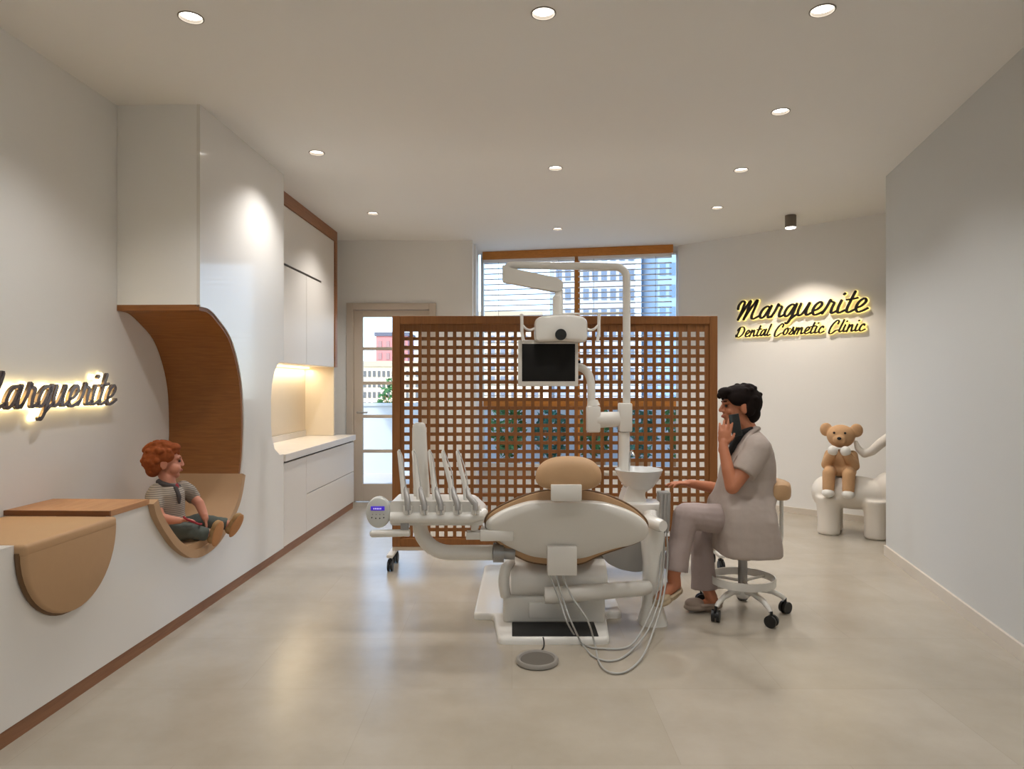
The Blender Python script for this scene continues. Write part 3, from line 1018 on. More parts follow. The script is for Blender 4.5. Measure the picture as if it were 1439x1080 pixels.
part('support_block', MB().box((a.x, TY - .04, a.z), (b.x, TY + .10, b.z), .006), M_white)
# hose carrier upright behind the tray
hr = []
for py, w, x in ((706, 11.5, 593.5), (660, 11.0, 591), (620, 10.2, 589.7), (602, 9.8, 589.3), (596, 8.3, 589), (593.5, 5, 589)):
    q = P(x, py, 3.76)
    w = w / F * 3.76
    hr.append([XYZ(q.x + w * math.copysign(abs(math.cos(t)) ** .6, math.cos(t)), q.y + .03 * math.copysign(abs(math.sin(t)) ** .6, math.sin(t)), q.z) for t in [2 * PI * k / 20 for k in range(20)]])
part('hose_carrier', MB().rings(hr), M_white2, angle=50)
# five instruments with their whip arms
for i, (xb, xm, xt) in enumerate(((573, 569.5, 560.5), (596, 590.5, 581), (619, 613, 603.5), (643, 636.5, 622.5), (668, 656.5, 643))):
    mb = MB().tube([P(xm - 1, 708, 3.64), P(xm - 3.5, 680, 3.66), P(xt + 1.5, 645, 3.70), P(xt, 634, 3.71), P(xt + .5, 631.5, 3.71)], [.014, .0135, .0115, .010, .005], 14)
    wh = part('whip_arm', mb, M_white2)
    part('hose', MB().tube(catmull([P(xm + 1, 684, 3.60), P(xm - 2, 662, 3.63), P(xt + 5, 642, 3.67), P(xt + 1, 633, 3.70)], 5), .0032, 8), M_hose, wh)
    hp = part('handpiece', MB().tube([P(xb + .5, 717, 3.535), P(xb, 708, 3.545), P(xm + 2.2, 697, 3.565), P(xm + .6, 688, 3.59), P(xm + .2, 684, 3.60)], [.015, .0165, .0155, .012, .006], 16), M_steel, label='grey metal dental handpiece')
    q = P(xb, 715, 3.56)
    part('holder', MB().lathe([(.012, -.03), (.022, -.025), (.025, .0), (.025, .02), (.018, .022), (.016, .0)], (q.x, q.y + .0, q.z), n=20), M_white2, hp)
    part('tip', MB().cyl(P(xb + .5, 717, 3.535), P(xb + 1, 723, 3.53), .006, n=12), M_chrome, hp)
# -------- cuspidor column (right)
cy = 3.84
rings = []
for py, w, d in ((876, 20, .085), (868, 19, .08), (855, 15.5, .07), (830, 14, .065), (790, 13.5, .065), (765, 16, .07), (748, 17, .075), (735, 14, .07)):
    q = P(917, py, cy)
    w = w / F * cy
    rings.append([XYZ(q.x + w * math.copysign(abs(math.cos(t)) ** .7, math.cos(t)), cy + d * math.copysign(abs(math.sin(t)) ** .7, math.sin(t)), max(q.z, 0.0)) for t in [2 * PI * k / 28 for k in range(28)]])
rings[0] = [XYZ(v.x, v.y, 0.0) for v in rings[0]]
part('cuspidor_column', MB().rings(rings), M_white2, angle=60)
a, b = P(842, 790, 3.95), P(905, 757, 3.95)
pl = [P(841, 757, 3.95).xz, P(907, 757, 3.95).xz, P(908, 795, 3.95).xz, P(890, 798, 3.95).xz, P(868, 794, 3.95).xz, P(850, 785, 3.95).xz, P(841, 772, 3.95).xz]
part('water_unit', MB().prism(rounded(pl, .025), trf, 3.86, 4.10), M_grey, angle=40, label='grey housing under the cuspidor')
part('top_housing', MB().box(P(872, 724, 3.98) - Vector((0, .08, 0)), P(927, 704, 3.98) + Vector((0, .10, 0)), .012, 3), M_white2)
nk = [P(871, 704, 4.03).xz, P(906, 704, 4.03).xz, P(903, 692, 4.03).xz, P(907, 680, 4.03).xz, P(880, 680, 4.03).xz, P(874, 694, 4.03).xz]
part('bowl_pedestal', MB().prism(rounded(nk, .01), trf, 3.96, 4.10), M_white2)
q = P(897.5, 660, 4.03)
part('spittoon_bowl', MB().lathe([(0, -.125), (.05, -.125), (.085, -.10), (.115, -.06), (.132, -.02), (.141, .003), (.139, .006), (.130, -.005), (.10, -.06), (.05, -.085), (0, -.088)], (q.x, 4.03, q.z), n=40), mat('cuspidor_bowl', srgb(216, 216, 214), .25, coat=.3), angle=50)
part('bowl_spout', MB().tube(catmull([P(884, 665, 4.12), P(885, 640, 4.12), P(888, 634, 4.12), P(891, 640, 4.1)], 5), .007, 10), M_chrome)
part('suction_filter', MB().tube([P(908, 730, 3.80), P(910, 730, 3.80), P(928, 738, 3.70), P(932, 739, 3.68)], [.028, .036, .036, .030], 20), M_white2)
part('column_collar', MB().tube([P(917, 742, cy - .03), P(917, 722, cy + .02)], [.06, .055], 20), M_white2)
part('socket_hole', MB().cyl(P(921.5, 717.5, 3.895), P(921.5, 717.5, 3.885), .006, n=12), M_black)
# suction tubes in their holder
hd = part('suction_holder', MB().box(P(924, 704, 3.84) - Vector((0, .03, 0)), P(941, 690, 3.84) + Vector((0, .03, 0)), .006), M_steel)
for x0, x1 in ((927, 930), (932, 935), (937.5, 939.5)):
    part('suction_handpiece', MB().tube([P(x1, 694, 3.80), P(x1 - .5, 712, 3.79), P(x1 - 1, 736, 3.79), P(x1 - 1.5, 748, 3.79)], [.010, .0125, .012, .008], 14), M_steel, hd)
def fl_pt(px, py, z=.008):
    Y = (HC - z) * F / (py - CY)
    return P(px, py, Y)
for pts in ([P(772, 806, 3.56), P(778, 822, 3.55), P(789, 850, 3.52), P(797, 874, 3.46), fl_pt(812, 898), fl_pt(830, 909), fl_pt(850, 911), fl_pt(872, 911), fl_pt(889, 904, .02), fl_pt(905, 880, .08), P(922, 838, 3.70), P(928, 790, 3.77), P(929, 745, 3.79)],
            [P(781, 806, 3.56), P(785, 822, 3.55), P(794, 850, 3.52), P(803, 874, 3.46), fl_pt(818, 904), fl_pt(833, 921), fl_pt(852, 928), fl_pt(872, 925), fl_pt(893, 908, .02), fl_pt(912, 882, .08), P(927, 840, 3.68), P(933, 790, 3.77), P(933, 745, 3.79)],
            [P(790, 806, 3.56), P(796, 822, 3.55), P(806, 842, 3.52), P(826, 872, 3.47), fl_pt(836, 905), fl_pt(842, 930), fl_pt(856, 944), fl_pt(880, 943), fl_pt(903, 922, .02), fl_pt(918, 886, .08), P(932, 840, 3.66), P(938, 790, 3.77), P(937, 745, 3.79)]):
    part('suction_hose', MB().tube(catmull(pts, 8), .0048, 10), M_hose, angle=80)
# -------- lamp pole, monitor and operating light
LY = 4.14
part('lamp_pole_socket', MB().tube([P(877, 672, LY), P(877, 607, LY)], [.034, .034], 20), M_white, angle=60)
part('pole_clamp', MB().box(P(869.5, 606, LY) - Vector((0, .045, 0)), P(887, 566, LY) + Vector((0, .045, 0)), .008), M_white)
pts = [P(880.5, 570, LY), P(880.5, 520, LY), P(880.5, 400, LY)]
for k in range(1, 9):
    t = k / 8 * PI / 2
    pts.append(P(864.5 + 16 * math.cos(t), 390 - 15 * math.sin(t), LY))
pts += [P(830, 374, LY), P(724, 372.5, LY)]
for k in range(1, 7):
    t = k / 6 * PI / 2
    pts.append(P(720 - 8 * math.sin(t), 379 - 6.5 * math.cos(t), LY))
part('lamp_pole', MB().tube(pts, .0235, 18), M_white, angle=60)
d = (P(788, 401, LY) - P(709, 381, LY))
mb = MB()
sa = [P(706, 373, LY).xz, P(718, 377.5, LY).xz, P(782, 391, LY).xz, P(791, 397, LY).xz, P(790.5, 407, LY).xz, P(784, 411, LY).xz, P(706, 396, LY).xz]
part('spring_arm', MB().prism(rounded(sa, .012), trf, LY - .035, LY + .035), M_white, angle=50)
part('lamp_stem', MB().tube([P(786, 408, LY), P(785, 416, LY - .02), P(784, 418, LY - .03), P(784, 450, LY - .05)], [.022, .025, .031, .031], 20), M_white2)
part('cross_rod', MB().cyl(P(784, 441, LY + .04), P(880, 439.5, LY + .01), .0065, n=12), M_white)
# operating light head
hd_pts = []
lc = P(787.5, 464, LY - .06)
rings = []
for off, sx_, sz_ in ((.09, .70, .7), (.07, .93, .93), (.02, 1, 1), (-.05, 1, 1), (-.075, .95, .93), (-.082, .80, .8)):
    r = []
    for k in range(40):
        t = 2 * PI * k / 40
        ca, sn_ = math.cos(t), math.sin(t)
        x = .158 * sx_ * math.copysign(abs(ca) ** .35, ca)
        z = .080 * sz_ * math.copysign(abs(sn_) ** .35, sn_) + .016 * (1 - (x / .158) ** 2)
        r.append(XYZ(lc.x + x, lc.y + off, lc.z + z - .005))
    rings.append(r)
lh = part('operating_light', MB().rings(rings), M_white2, angle=50)
q = P(788, 470, LY - .145)
part('light_knob', MB().lathe([(0, 0), (.030, 0), (.034, .006), (.033, .016), (0, .018)], q, n=28, M=Matrix.Rotation(PI / 2, 3, 'X')), M_black, lh, label='black round knob on the lamp head')
for s in (-1, 1):
    xx = 733.5 if s < 0 else 841.5
    hh = part('light_handle', MB().tube(catmull([P(xx + s * .5, 441, LY - .09), P(xx, 455, LY - .09), P(xx, 466, LY - .09), P(xx - s * 2, 479, LY - .10)], 5), .010, 12), M_white2, lh)
    part('handle_arm', MB().tube(catmull([P(xx - s * 1, 457, LY - .09), P(xx - s * 6, 462, LY - .09), P(xx - s * 12, 463.5, LY - .08), P(xx - s * 18, 461, LY - .07)], 5), .0075, 12), M_white2, hh)
# monitor on its own arm
MY = LY - .02
a, b = P(728, 542.5, MY), P(812.5, 477.5, MY)
mo = part('monitor', MB().box((a.x, MY - .008, a.z), (b.x, MY + .04, b.z), .006), M_white2)
a2, b2 = P(733.5, 535.5, MY), P(808, 483, MY)
part('screen', MB().box((a2.x, MY - .0105, a2.z), (b2.x, MY - .006, b2.z), .001), M_scr, mo, label='dark switched-off screen')
part('monitor_port', MB().box(P(813, 532, MY + .01), P(817, 527, MY + .01) + Vector((0, .02, 0)), .002).box(P(813, 510, MY + .01), P(816, 506, MY + .01) + Vector((0, .02, 0)), .002), M_black, mo)
part('monitor_arm', MB().tube(catmull([P(808, 515, MY + .05), P(818, 517, MY + .05), P(826, 524, MY + .04), P(830, 535, MY + .03), P(831, 550, LY), P(831, 568, LY)], 6), .0245, 16), M_white, angle=60)
part('arm_elbow', MB().tube([P(833, 562, LY), P(834, 570, LY)], [.03, .041], 20).box(P(824.5, 607, LY) - Vector((0, .045, 0)), P(843, 570, LY) + Vector((0, .045, 0)), .012), M_white)
part('arm_link', MB().tube([P(838, 590, LY), P(876, 588.5, LY)], [.049, .045], 24), M_white)

# ------------------------------------------------------------------ foot pedal
fp = Vector((.123, 3.285, 0))
FP = thing('foot_pedal', fp, 'round grey foot pedal on the floor in front of the dental unit', 'foot pedal')
build('pedal_base', MB().lathe([(0, 0), (.094, 0), (.102, .006), (.102, .020), (.098, .025), (.088, .024), (.084, .017), (0, .015)], fp, n=48), mat('pedal_grey', srgb(150, 144, 136), .4), FP, angle=40)
build('pedal_top', MB().lathe([(0, .014), (.083, .0155), (.080, .019), (0, .021)], fp, n=48), mat('pedal_dark_grey', srgb(104, 98, 90), .45), FP, angle=40)
build('cable', MB().tube(catmull([(.16, 3.50, .043), (.163, 3.497, .036), (.165, 3.48, .012), (.155, 3.44, .004), (.130, 3.40, .004), (.123, 3.37, .010)], 6), .0035, 8), M_black, FP, label='thin black cable')
# ------------------------------------------------------------------ people: shared shapes
M_skin = mat('warm_skin', srgb(186, 118, 84), .55, noise=.04, nscale=30)
M_skin_c = mat('child_skin', srgb(200, 134, 108), .55, noise=.04, nscale=30)
M_hair = mat('dark_hair', srgb(24, 15, 12), .85, noise=.3, nscale=60, spec=.15)
M_redhair = mat('red_hair', srgb(142, 74, 38), .85, noise=.35, nscale=60, spec=.2)
M_coat = mat('linen_coat', srgb(174, 160, 150), .85, noise=.03, nscale=40, bump=.2, bscale=500)
M_trou = mat('mauve_trousers', srgb(166, 149, 143), .85, noise=.03, nscale=40, bump=.2, bscale=500)
M_clog = mat('beige_clog', srgb(188, 168, 138), .6)
M_clog2 = mat('grey_clog', srgb(160, 142, 128), .6)
M_dark = mat('black_cloth', srgb(24, 22, 24), .8)
M_eye = mat('dark_eye', srgb(30, 20, 16), .25)
M_lip = mat('lips', srgb(160, 84, 72), .5)

def frame(f, up=(0, 0, 1)):
    f = Vector(f).normalized()
    l = Vector(up).cross(f).normalized()      # to the figure's left
    u = f.cross(l)
    return Matrix((f, l, u)).transposed()     # columns: forward, left, up

def head_shapes(mb, c, M, s, nose=1.0):
    """skull, face, nose, lips, chin and ears, looking along the frame's first axis"""
    def e(o, r):
        mb.ell(Vector(c) + M @ (Vector(o) * s), Vector(r) * s, M, 18, 12)
    e((-.012, 0, .035), (.094, .074, .092))
    e((.030, 0, -.030), (.060, .060, .082))
    e((.058, 0, -.088), (.028, .034, .024))
    e((.074, 0, .030), (.020, .048, .016))
    e((.062, .036, -.024), (.024, .022, .026)); e((.062, -.036, -.024), (.024, .022, .026))
    p0, p1 = Vector(c) + M @ (Vector((.088, 0, .020)) * s), Vector(c) + M @ (Vector((.096 + .012 * nose, 0, -.018)) * s)
    mb.limb([p0, p1], [.008 * s, .0125 * s])
    e((.098, .010, -.024), (.010, .008, .007)); e((.098, -.010, -.024), (.010, .008, .007))
    e((.088, 0, -.050), (.012, .024, .007)); e((.085, 0, -.062), (.012, .020, .007))
    for q in (-1, 1):
        e((-.010, q * .076, -.008), (.020, .009, .032))
        e((-.012, q * .080, -.008), (.024, .006, .036))

def face_parts(root, c, M, s, mlip):
    for q in (-1, 1):
        build('eye', MB().ell(Vector(c) + M @ (Vector((.083, q * .031, .008)) * s), Vector((.008, .014, .0085)) * s, M, 12, 8), M_eye, root)
        build('eyebrow', MB().limb([Vector(c) + M @ (Vector((.090, q * .016, .034)) * s), Vector(c) + M @ (Vector((.084, q * .044, .036)) * s)], [.004 * s, .003 * s], 8), mlip[1], root)
    build('lips', MB().ell(Vector(c) + M @ (Vector((.0965, 0, -.056)) * s), Vector((.006, .021, .008)) * s, M, 14, 8), mlip[0], root)

def hand_shapes(mb, w, d, n, thumb, s=1.0, curl=(.25, .25, .3, .35), spread=.08):
    """w wrist, d finger direction, n way the palm faces, thumb +1/-1 side"""
    d = Vector(d).normalized(); n = (Vector(n) - d * d.dot(Vector(n))).normalized()
    side = d.cross(n).normalized() * thumb
    w = Vector(w)
    M = Matrix((d, side, n)).transposed()
    mb.ell(w + d * .045 * s, Vector((.056, .036, .014)) * s, M, 16, 10)
    mb.ell(w + d * .066 * s, Vector((.028, .040, .0125)) * s, M, 16, 10)
    mb.ell(w + d * .03 * s + side * .022 * s + n * .006 * s, Vector((.030, .016, .014)) * s, M, 14, 8)
    mb.limb([w - d * .03 * s, w + d * .02 * s], [.025 * s, .023 * s])
    for k, (off, ln) in enumerate(((.030, .068), (.0105, .076), (-.0095, .070), (-.029, .054))):
        p = w + d * (.083 - .004 * abs(k - 1)) * s + side * off * s
        a = 0
        dd = (d + side * spread * (off / .03)).normalized()
        pts = [p]
        for seg, fr in enumerate((.44, .32, .24)):
            a += curl[k] * (1.0 if seg else .7)
            q = dd * math.cos(a) + n * math.sin(a)
            p = p + q * ln * fr * s
            pts.append(p)
        mb.limb(pts, [.0092 * s, .0086 * s, .0078 * s, .0066 * s], 10)
    t0 = w + d * .025 * s + side * .026 * s
    t1 = t0 + (d * .7 + side * .6 + n * .25).normalized() * .034 * s
    t2 = t1 + (d * .9 + side * .25 + n * .25).normalized() * .030 * s
    mb.limb([t0, t1, t2], [.0125 * s, .0105 * s, .008 * s], 10)

# ------------------------------------------------------------------ stool
sc0 = Vector((1.365, 4.0, 0))
ST = thing('dental_stool', sc0, 'white dental stool with tan backrest pad, foot ring and five black castors', 'stool')
build('seat', MB().lathe([(0, .40), (.15, .40), (.172, .412), (.176, .435), (.165, .452), (.10, .458), (0, .458)], sc0, n=40), M_tan, ST, label='tan round seat')
build('column', MB().lathe([(0, .085), (.020, .085), (.022, .15), (.027, .155), (.027, .372), (.013, .374), (.013, .40), (0, .40)], sc0, n=24), M_steel, ST, angle=40, label='grey metal gas-lift column')
rg = []
for z0, r in ((.178, .186), (.222, .186), (.222, .178), (.178, .178)):
    rg.append([sc0 + Vector((r * math.cos(2 * PI * k / 56), r * math.sin(2 * PI * k / 56), z0)) for k in range(56)])
fr = build('foot_ring', MB().rings(rg, False, False, True), M_white2, ST, angle=40)
mb = MB()
for k in range(3):
    a = 2 * PI * k / 3 + .5
    mb.cyl(sc0 + Vector((.02 * math.cos(a), .02 * math.sin(a), .19)), sc0 + Vector((.18 * math.cos(a), .18 * math.sin(a), .195)), .008, n=10)
build('ring_spoke', mb, M_white2, fr)
build('hub', MB().lathe([(0, .095), (.036, .095), (.045, .11), (.042, .15), (.03, .17), (0, .17)], sc0, n=28), M_white2, ST)
for k in range(5):
    a = R(72 * k)
    dr = Vector((math.cos(a), math.sin(a), 0))
    lg = build('base_leg', MB().tube([sc0 + dr * r + Vector((0, 0, z)) for r, z in ((.03, .135), (.10, .142), (.18, .125), (.232, .098), (.245, .082))], [.020, .019, .016, .014, .012], 12), M_white2, ST)
    ax = Vector((-math.sin(a + .5), math.cos(a + .5), 0))
    c = sc0 + dr * .252 + Vector((0, 0, .034))
    mb = MB().cyl(c - ax * .022, c - ax * .006, .034, n=24).cyl(c + ax * .006, c + ax * .022, .034, n=24).cyl(c - ax * .008, c + ax * .008, .016, n=14).cyl(c + Vector((0, 0, .0)), c + Vector((0, 0, .055)), .008, n=10)
    build('castor', mb, M_black, lg)
build('back_post', MB().tube(catmull([(1.42, 4.0, .393), (1.50, 4.0, .378), (1.565, 4.0, .385), (1.590, 4.0, .43), (1.594, 4.0, .52), (1.594, 4.0, .70)], 6), .0115, 12), M_white2, ST)
rg = []
for y, s in ((-.17, .5), (-.165, .8), (-.14, .97), (-.07, 1), (0, 1), (.07, 1), (.14, .97), (.165, .8), (.17, .5)):
    bend = -.05 * (y / .17) ** 2
    rg.append([Vector((1.575 + bend + .055 * s * math.copysign(abs(math.cos(t)) ** .6, math.cos(t)), 4.0 + y, .738 + .052 * s * math.copysign(abs(math.sin(t)) ** .6, math.sin(t)))) for t in [2 * PI * k / 24 for k in range(24)]])
build('backrest', MB().rings(rg), M_tan, ST, label='tan padded backrest')

# ------------------------------------------------------------------ seated woman
WO = thing('person', (1.33, 4.0, .45), 'dark-haired person in a pale coat sitting on the stool, phone held to the ear', 'person')
hc = P(1036.5, 571, 4.0)
HM = frame((-1, -.04, -.04))
mb = MB()
head_shapes(mb, hc, HM, .96)
mb.limb([hc + Vector((.005, 0, -.06)), P(1049, 598, 4.0), P(1056, 616, 4.0)], [.050, .050, .060])
# trunk, hidden by the coat
mb.limb([P(1056, 640, 4.0), P(1052, 675, 4.0), P(1053, 712, 4.0), P(1052, 736, 4.0)], [.09, .09, .10, .10])
mb.limb([P(1058, 634, 3.90), P(1058, 634, 4.10)], [.05, .05])
# near arm, bent up to the ear
el, wr = P(1029, 684, 3.80), P(1016, 625, 3.875)
mb.limb([P(1062, 630, 3.86), P(1046, 660, 3.82), el], [.054, .046, .040])
mb.limb([el, P(1023, 660, 3.825), wr], [.040, .036, .026])
hand_shapes(mb, wr, (.030, .02, .17), (.25, 1, 0), -1, .98, curl=(.10, .12, .16, .22), spread=.10)
# far arm, reaching forwards over the tray
el2, wr2 = P(1022, 690, 4.20), P(969, 679, 4.13)
mb.limb([P(1060, 632, 4.16), P(1044, 662, 4.2), el2], [.054, .045, .040])
mb.limb([el2, P(998, 684, 4.17), wr2], [.040, .035, .025])
hand_shapes(mb, wr2, (-1, -.06, .06), (0, 0, -1), -1, .92, curl=(.30, .22, .28, .36), spread=.16)
# legs inside the trousers, ankles and feet
near = [P(1048, 732, 3.93), P(964, 724, 3.86), P(946, 806, 3.84)]
far = [P(1048, 742, 4.08), P(986, 746, 4.08), P(991, 815, 4.05), P(999, 838, 4.03)]
mb.limb(near, [.085, .060, .040]); mb.limb(far, [.085, .055, .036, .036])
fa, fb = near[2], P(930, 838, 3.76)
mb.limb([fa, fa + Vector((.012, .01, -.06)), ], [.040, .036])
mb.limb([fa + Vector((.012, .01, -.06)), fa + Vector((-.05, -.045, -.085)), fa + Vector((-.105, -.09, -.112))], [.036, .032, .024])
ga = far[3]
mb.limb([ga, ga + Vector((.018, 0, -.045))], [.038, .034])
mb.limb([ga + Vector((.018, 0, -.045)), ga + Vector((-.07, -.01, -.045)), ga + Vector((-.14, -.02, -.052))], [.034, .028, .022])
body = organic('body', mb, M_skin, WO, .0045, 3)
face_parts(WO, hc, HM, .96, (M_lip, M_hair))
# hair
mb = MB()
def he(o, r):
    mb.ell(hc + HM @ (Vector(o) * .96), Vector(r) * .96, HM, 18, 12)
he((-.012, 0, .078), (.106, .086, .058)); he((-.068, 0, .025), (.084, .090, .096)); he((-.082, 0, -.045), (.056, .064, .062)); he((-.064, 0, -.088), (.034, .050, .038))
for q in (-1, 1):
    he((.005, q * .066, .050), (.070, .026, .046)); he((-.045, q * .068, -.006), (.040, .022, .055)); he((.048, q * .058, .060), (.034, .022, .030))
he((.072, .01, .094), (.048, .062, .030)); he((.100, .02, .082), (.022, .040, .022)); he((.104, -.02, .070), (.014, .026, .020))
for k in range(46):
    a, b = random.uniform(0, 2 * PI), random.uniform(-.1, 1.3)
    r = Vector((-.032 + .108 * math.cos(a) * math.cos(b), .086 * math.sin(a) * math.cos(b), .040 + .094 * math.sin(b)))
    if r.x > .05 and r.z < .08: continue
    he(r, (.020, .018, .016))
organic('hair', mb, M_hair, WO, .005, 2)
# coat: torso, skirt over the seat and short sleeves
mb = MB()
rings = []
for py, x0, x1, hw in ((600, 1046, 1062, .055), (607, 1040, 1066, .085), (613, 1036, 1071, .14), (622, 1029, 1077, .182), (634, 1024, 1081, .192), (650, 1018, 1084.5, .186), (670, 1012, 1086, .170), (690, 1007.5, 1087, .180), (706, 1006, 1088, .225), (722, 1005, 1090, .25), (742, 1004, 1093, .26), (760, 1004, 1096.5, .262), (769, 1005, 1096.5, .262), (772.5, 1008, 1093, .255)):
    if py > 700: x0, x1 = x0 - 3, x1 - 11
    a, b = P(x0, py, 4.0), P(x1, py, 4.0)
    c, w = (a + b) / 2, (b.x - a.x) / 2
    ex = .75 if py < 680 else .62 if py < 700 else .42
    rings.append([Vector((c.x + w * math.copysign(abs(math.cos(t)) ** ex, math.cos(t)), 4.0 + hw * math.copysign(abs(math.sin(t)) ** (ex + .08), math.sin(t)), c.z)) for t in [2 * PI * k / 36 for k in range(36)]])
mb.rings(rings)
s0, s1 = P(1064, 631, 3.855), P(1045, 664, 3.815)
mb.limb([P(1062, 626, 3.92), s0], [.075, .078])
mb.tube([s0, (s0 + s1) / 2, s1 + (s1 - s0) * .05], [.078, .074, .070], 24)
s2, s3 = P(1062, 630, 4.15), P(1046, 660, 4.19)
mb.limb([P(1060, 626, 4.08), s2], [.075, .076])
mb.tube([s2, s3], [.076, .070], 24)
coat = organic('coat', mb, M_coat, WO, .007, 2, disp=.010, dscale=.10)
bm = bmesh.new(); bm.from_mesh(coat.data)
bmesh.ops.delete(bm, geom=[f for f in bm.faces if f.normal.z < -.75 and f.calc_center_median().z < .40], context='FACES')
bm.to_mesh(coat.data); bm.free()
q = P(1006, 723, 3.9)
build('button', MB().ell((q.x - .005, 3.87, q.z), (.008, .006, .008)), M_dark, coat)
# turned-back lapels and collar
mb = MB()
for sy, q in ((-1, 3.9), (1, 4.1)):
    pts = [P(1064, 602, 4.0 + sy * .060), P(1056, 608, 4.0 + sy * .088), P(1048, 622, 4.0 + sy * .120), P(1038, 641, 4.0 + sy * .125), P(1027, 660, 4.0 + sy * .08)]
    for k in range(len(pts) - 1):
        mb.limb([pts[k], pts[k + 1]], [[.012, .015, .018, .018, .010][k], [.012, .015, .018, .018, .010][k + 1]], 12)
mb.limb([P(1061, 601, 3.945), P(1066, 602, 4.0), P(1061, 601, 4.055)], [.013, .014, .013])
organic('lapel', mb, M_coat, coat, .005, 2)
# dark top showing in the neckline
mb = MB()
mb.limb([P(1056, 602, 3.955), P(1044, 607, 3.938), P(1036, 618, 3.932), P(1028, 632, 3.945), P(1022, 645, 3.985)], [.014, .018, .022, .022, .015])
mb.limb([P(1056, 602, 4.045), P(1044, 607, 4.062), P(1036, 618, 4.065), P(1028, 632, 4.05), P(1022, 645, 4.005)], [.014, .018, .022, .022, .015])
mb.ell(P(1037, 625, 4.0), (.05, .055, .05))
organic('undershirt', mb, M_dark, WO, .006, 2)
# trousers
def flat_cut(o, pt, n):
    bm = bmesh.new(); bm.from_mesh(o.data)
    bmesh.ops.bisect_plane(bm, geom=list(bm.verts) + list(bm.edges) + list(bm.faces), plane_co=pt, plane_no=n, clear_outer=True)
    bm.to_mesh(o.data); bm.free()
    for p in o.data.polygons: p.use_smooth = True
mb = MB()
mb.limb([P(1050, 738, 3.94), P(1050, 738, 4.06)], [.10, .10])
k1 = near[1]
mb.limb([near[0], (near[0] + k1) / 2, k1], [.090, .085, .074])
mb.limb([k1, P(957, 760, 3.855)], [.074, .066])
mb.tube([P(957, 760, 3.855), P(951, 785, 3.847), P(948.5, 800.5, 3.842)], [.066, .068, .073], 24)
k2 = far[1]
mb.limb([far[0], k2], [.090, .074])
mb.limb([k2, P(987, 780, 4.065)], [.074, .066])
mb.tube([P(987, 780, 4.065), P(988.5, 806, 4.055), P(990, 827, 4.045)], [.066, .072, .078], 24)
organic('trousers', mb, M_trou, WO, .0065, 2, disp=.008, dscale=.08)
# clogs
def clog(name, heel, toe, m, h=.03):
    heel, toe = Vector(heel), Vector(toe)
    d = (toe - heel)
    ln = d.length
    M = frame(d, (0, 0, 1))
    mb = MB()
    def e(o, r): mb.ell(heel + M @ Vector(o), r, M, 18, 10)
    e((ln * .32, 0, .002), (ln * .38, .040, .022)); e((ln * .66, 0, .004), (ln * .36, .047, .026)); e((ln * .70, 0, .026), (ln * .28, .043, .030)); e((ln * .05, 0, .010), (.035, .036, .026))
    for q in (-1, 1):
        mb.limb([heel + M @ Vector((ln * .55, q * .040, .02)), heel + M @ Vector((ln * .1, q * .036, .022)), heel + M @ Vector((-.025, 0, .024))], [.010, .009, .008])
    return organic(name, mb, m, WO, .005, 2)
clog('clog', fa + Vector((.035, .03, -.110)), fa + Vector((-.125, -.105, -.148)), M_clog)
cl2 = clog('clog', (ga.x + .045, ga.y, .028), (ga.x - .165, ga.y - .022, .028), M_clog2)
# phone
ph = P(1033.5, 597, 3.888)
pm = Matrix.Rotation(R(-10), 3, 'Y') @ Matrix.Rotation(R(-8), 3, 'Z')
PH = build('phone', MB().obox(ph, (.058, .010, .128), pm, .004, 3), mat('phone_black', srgb(32, 36, 36), .3), None)
tag(PH, 'dark phone held against the seated adult\'s ear', 'phone')
# ------------------------------------------------------------------ child in the nook
M_shirt = mat('striped_shirt', srgb(150, 138, 126), .85)
_n2 = M_shirt.node_tree
_w = _n2.nodes.new('ShaderNodeTexWave'); _w.bands_direction = 'Z'; _w.inputs['Scale'].default_value = 28; _w.inputs['Distortion'].default_value = .8
_r = _n2.nodes.new('ShaderNodeValToRGB')
_r.color_ramp.elements[0].color = srgb(120, 110, 102); _r.color_ramp.elements[1].color = srgb(176, 164, 150)
_c = _n2.nodes.new('ShaderNodeTexCoord')
_n2.links.new(_c.outputs['Object'], _w.inputs['Vector']); _n2.links.new(_w.outputs['Fac'], _r.inputs[0]); _n2.links.new(_r.outputs[0], _n2.nodes['Principled BSDF'].inputs['Base Color'])
M_jean = mat('grey_green_jeans', srgb(82, 88, 82), .85, noise=.25, nscale=18)
M_jean2 = mat('shoe_tan', srgb(170, 136, 92), .7, noise=.1, nscale=30)
M_sole = mat('shoe_sole', srgb(196, 140, 92), .7)
M_collar = mat('dark_collar', srgb(70, 64, 64), .85)
M_red = mat('red_fabric', srgb(150, 30, 40), .6)
CH = thing('person', P(243, 752, 3.93), 'red-haired child in striped shirt and jeans sitting in the wall nook', 'person')
cc = P(233.5, 649, 3.96)
CM = frame((.90, .42, -.02))
cs_ = .86
mb = MB()
head_shapes(mb, cc, CM, cs_, .35)
mb.ell(cc + CM @ Vector((.045, -.030, -.035)), (.034, .034, .034)); mb.ell(cc + CM @ Vector((.045, .030, -.035)), (.034, .034, .034))
mb.limb([cc + Vector((-.01, 0, -.06)), P(236, 674, 3.95), P(237, 684, 3.95)], [.040, .040, .046])
mb.limb([P(237, 692, 3.95), P(238, 715, 3.94), P(241, 742, 3.94)], [.066, .066, .072])
c_el, c_wr = P(225, 727, 3.80), P(252, 731, 3.84)
mb.limb([P(217, 694, 3.87), P(219, 712, 3.82), c_el], [.038, .032, .029])
mb.limb([c_el, P(238, 730, 3.815), c_wr], [.029, .026, .019])
hand_shapes(mb, c_wr, (.85, .5, .02), (.3, -.1, -1), 1, .60, curl=(.35, .4, .45, .5))
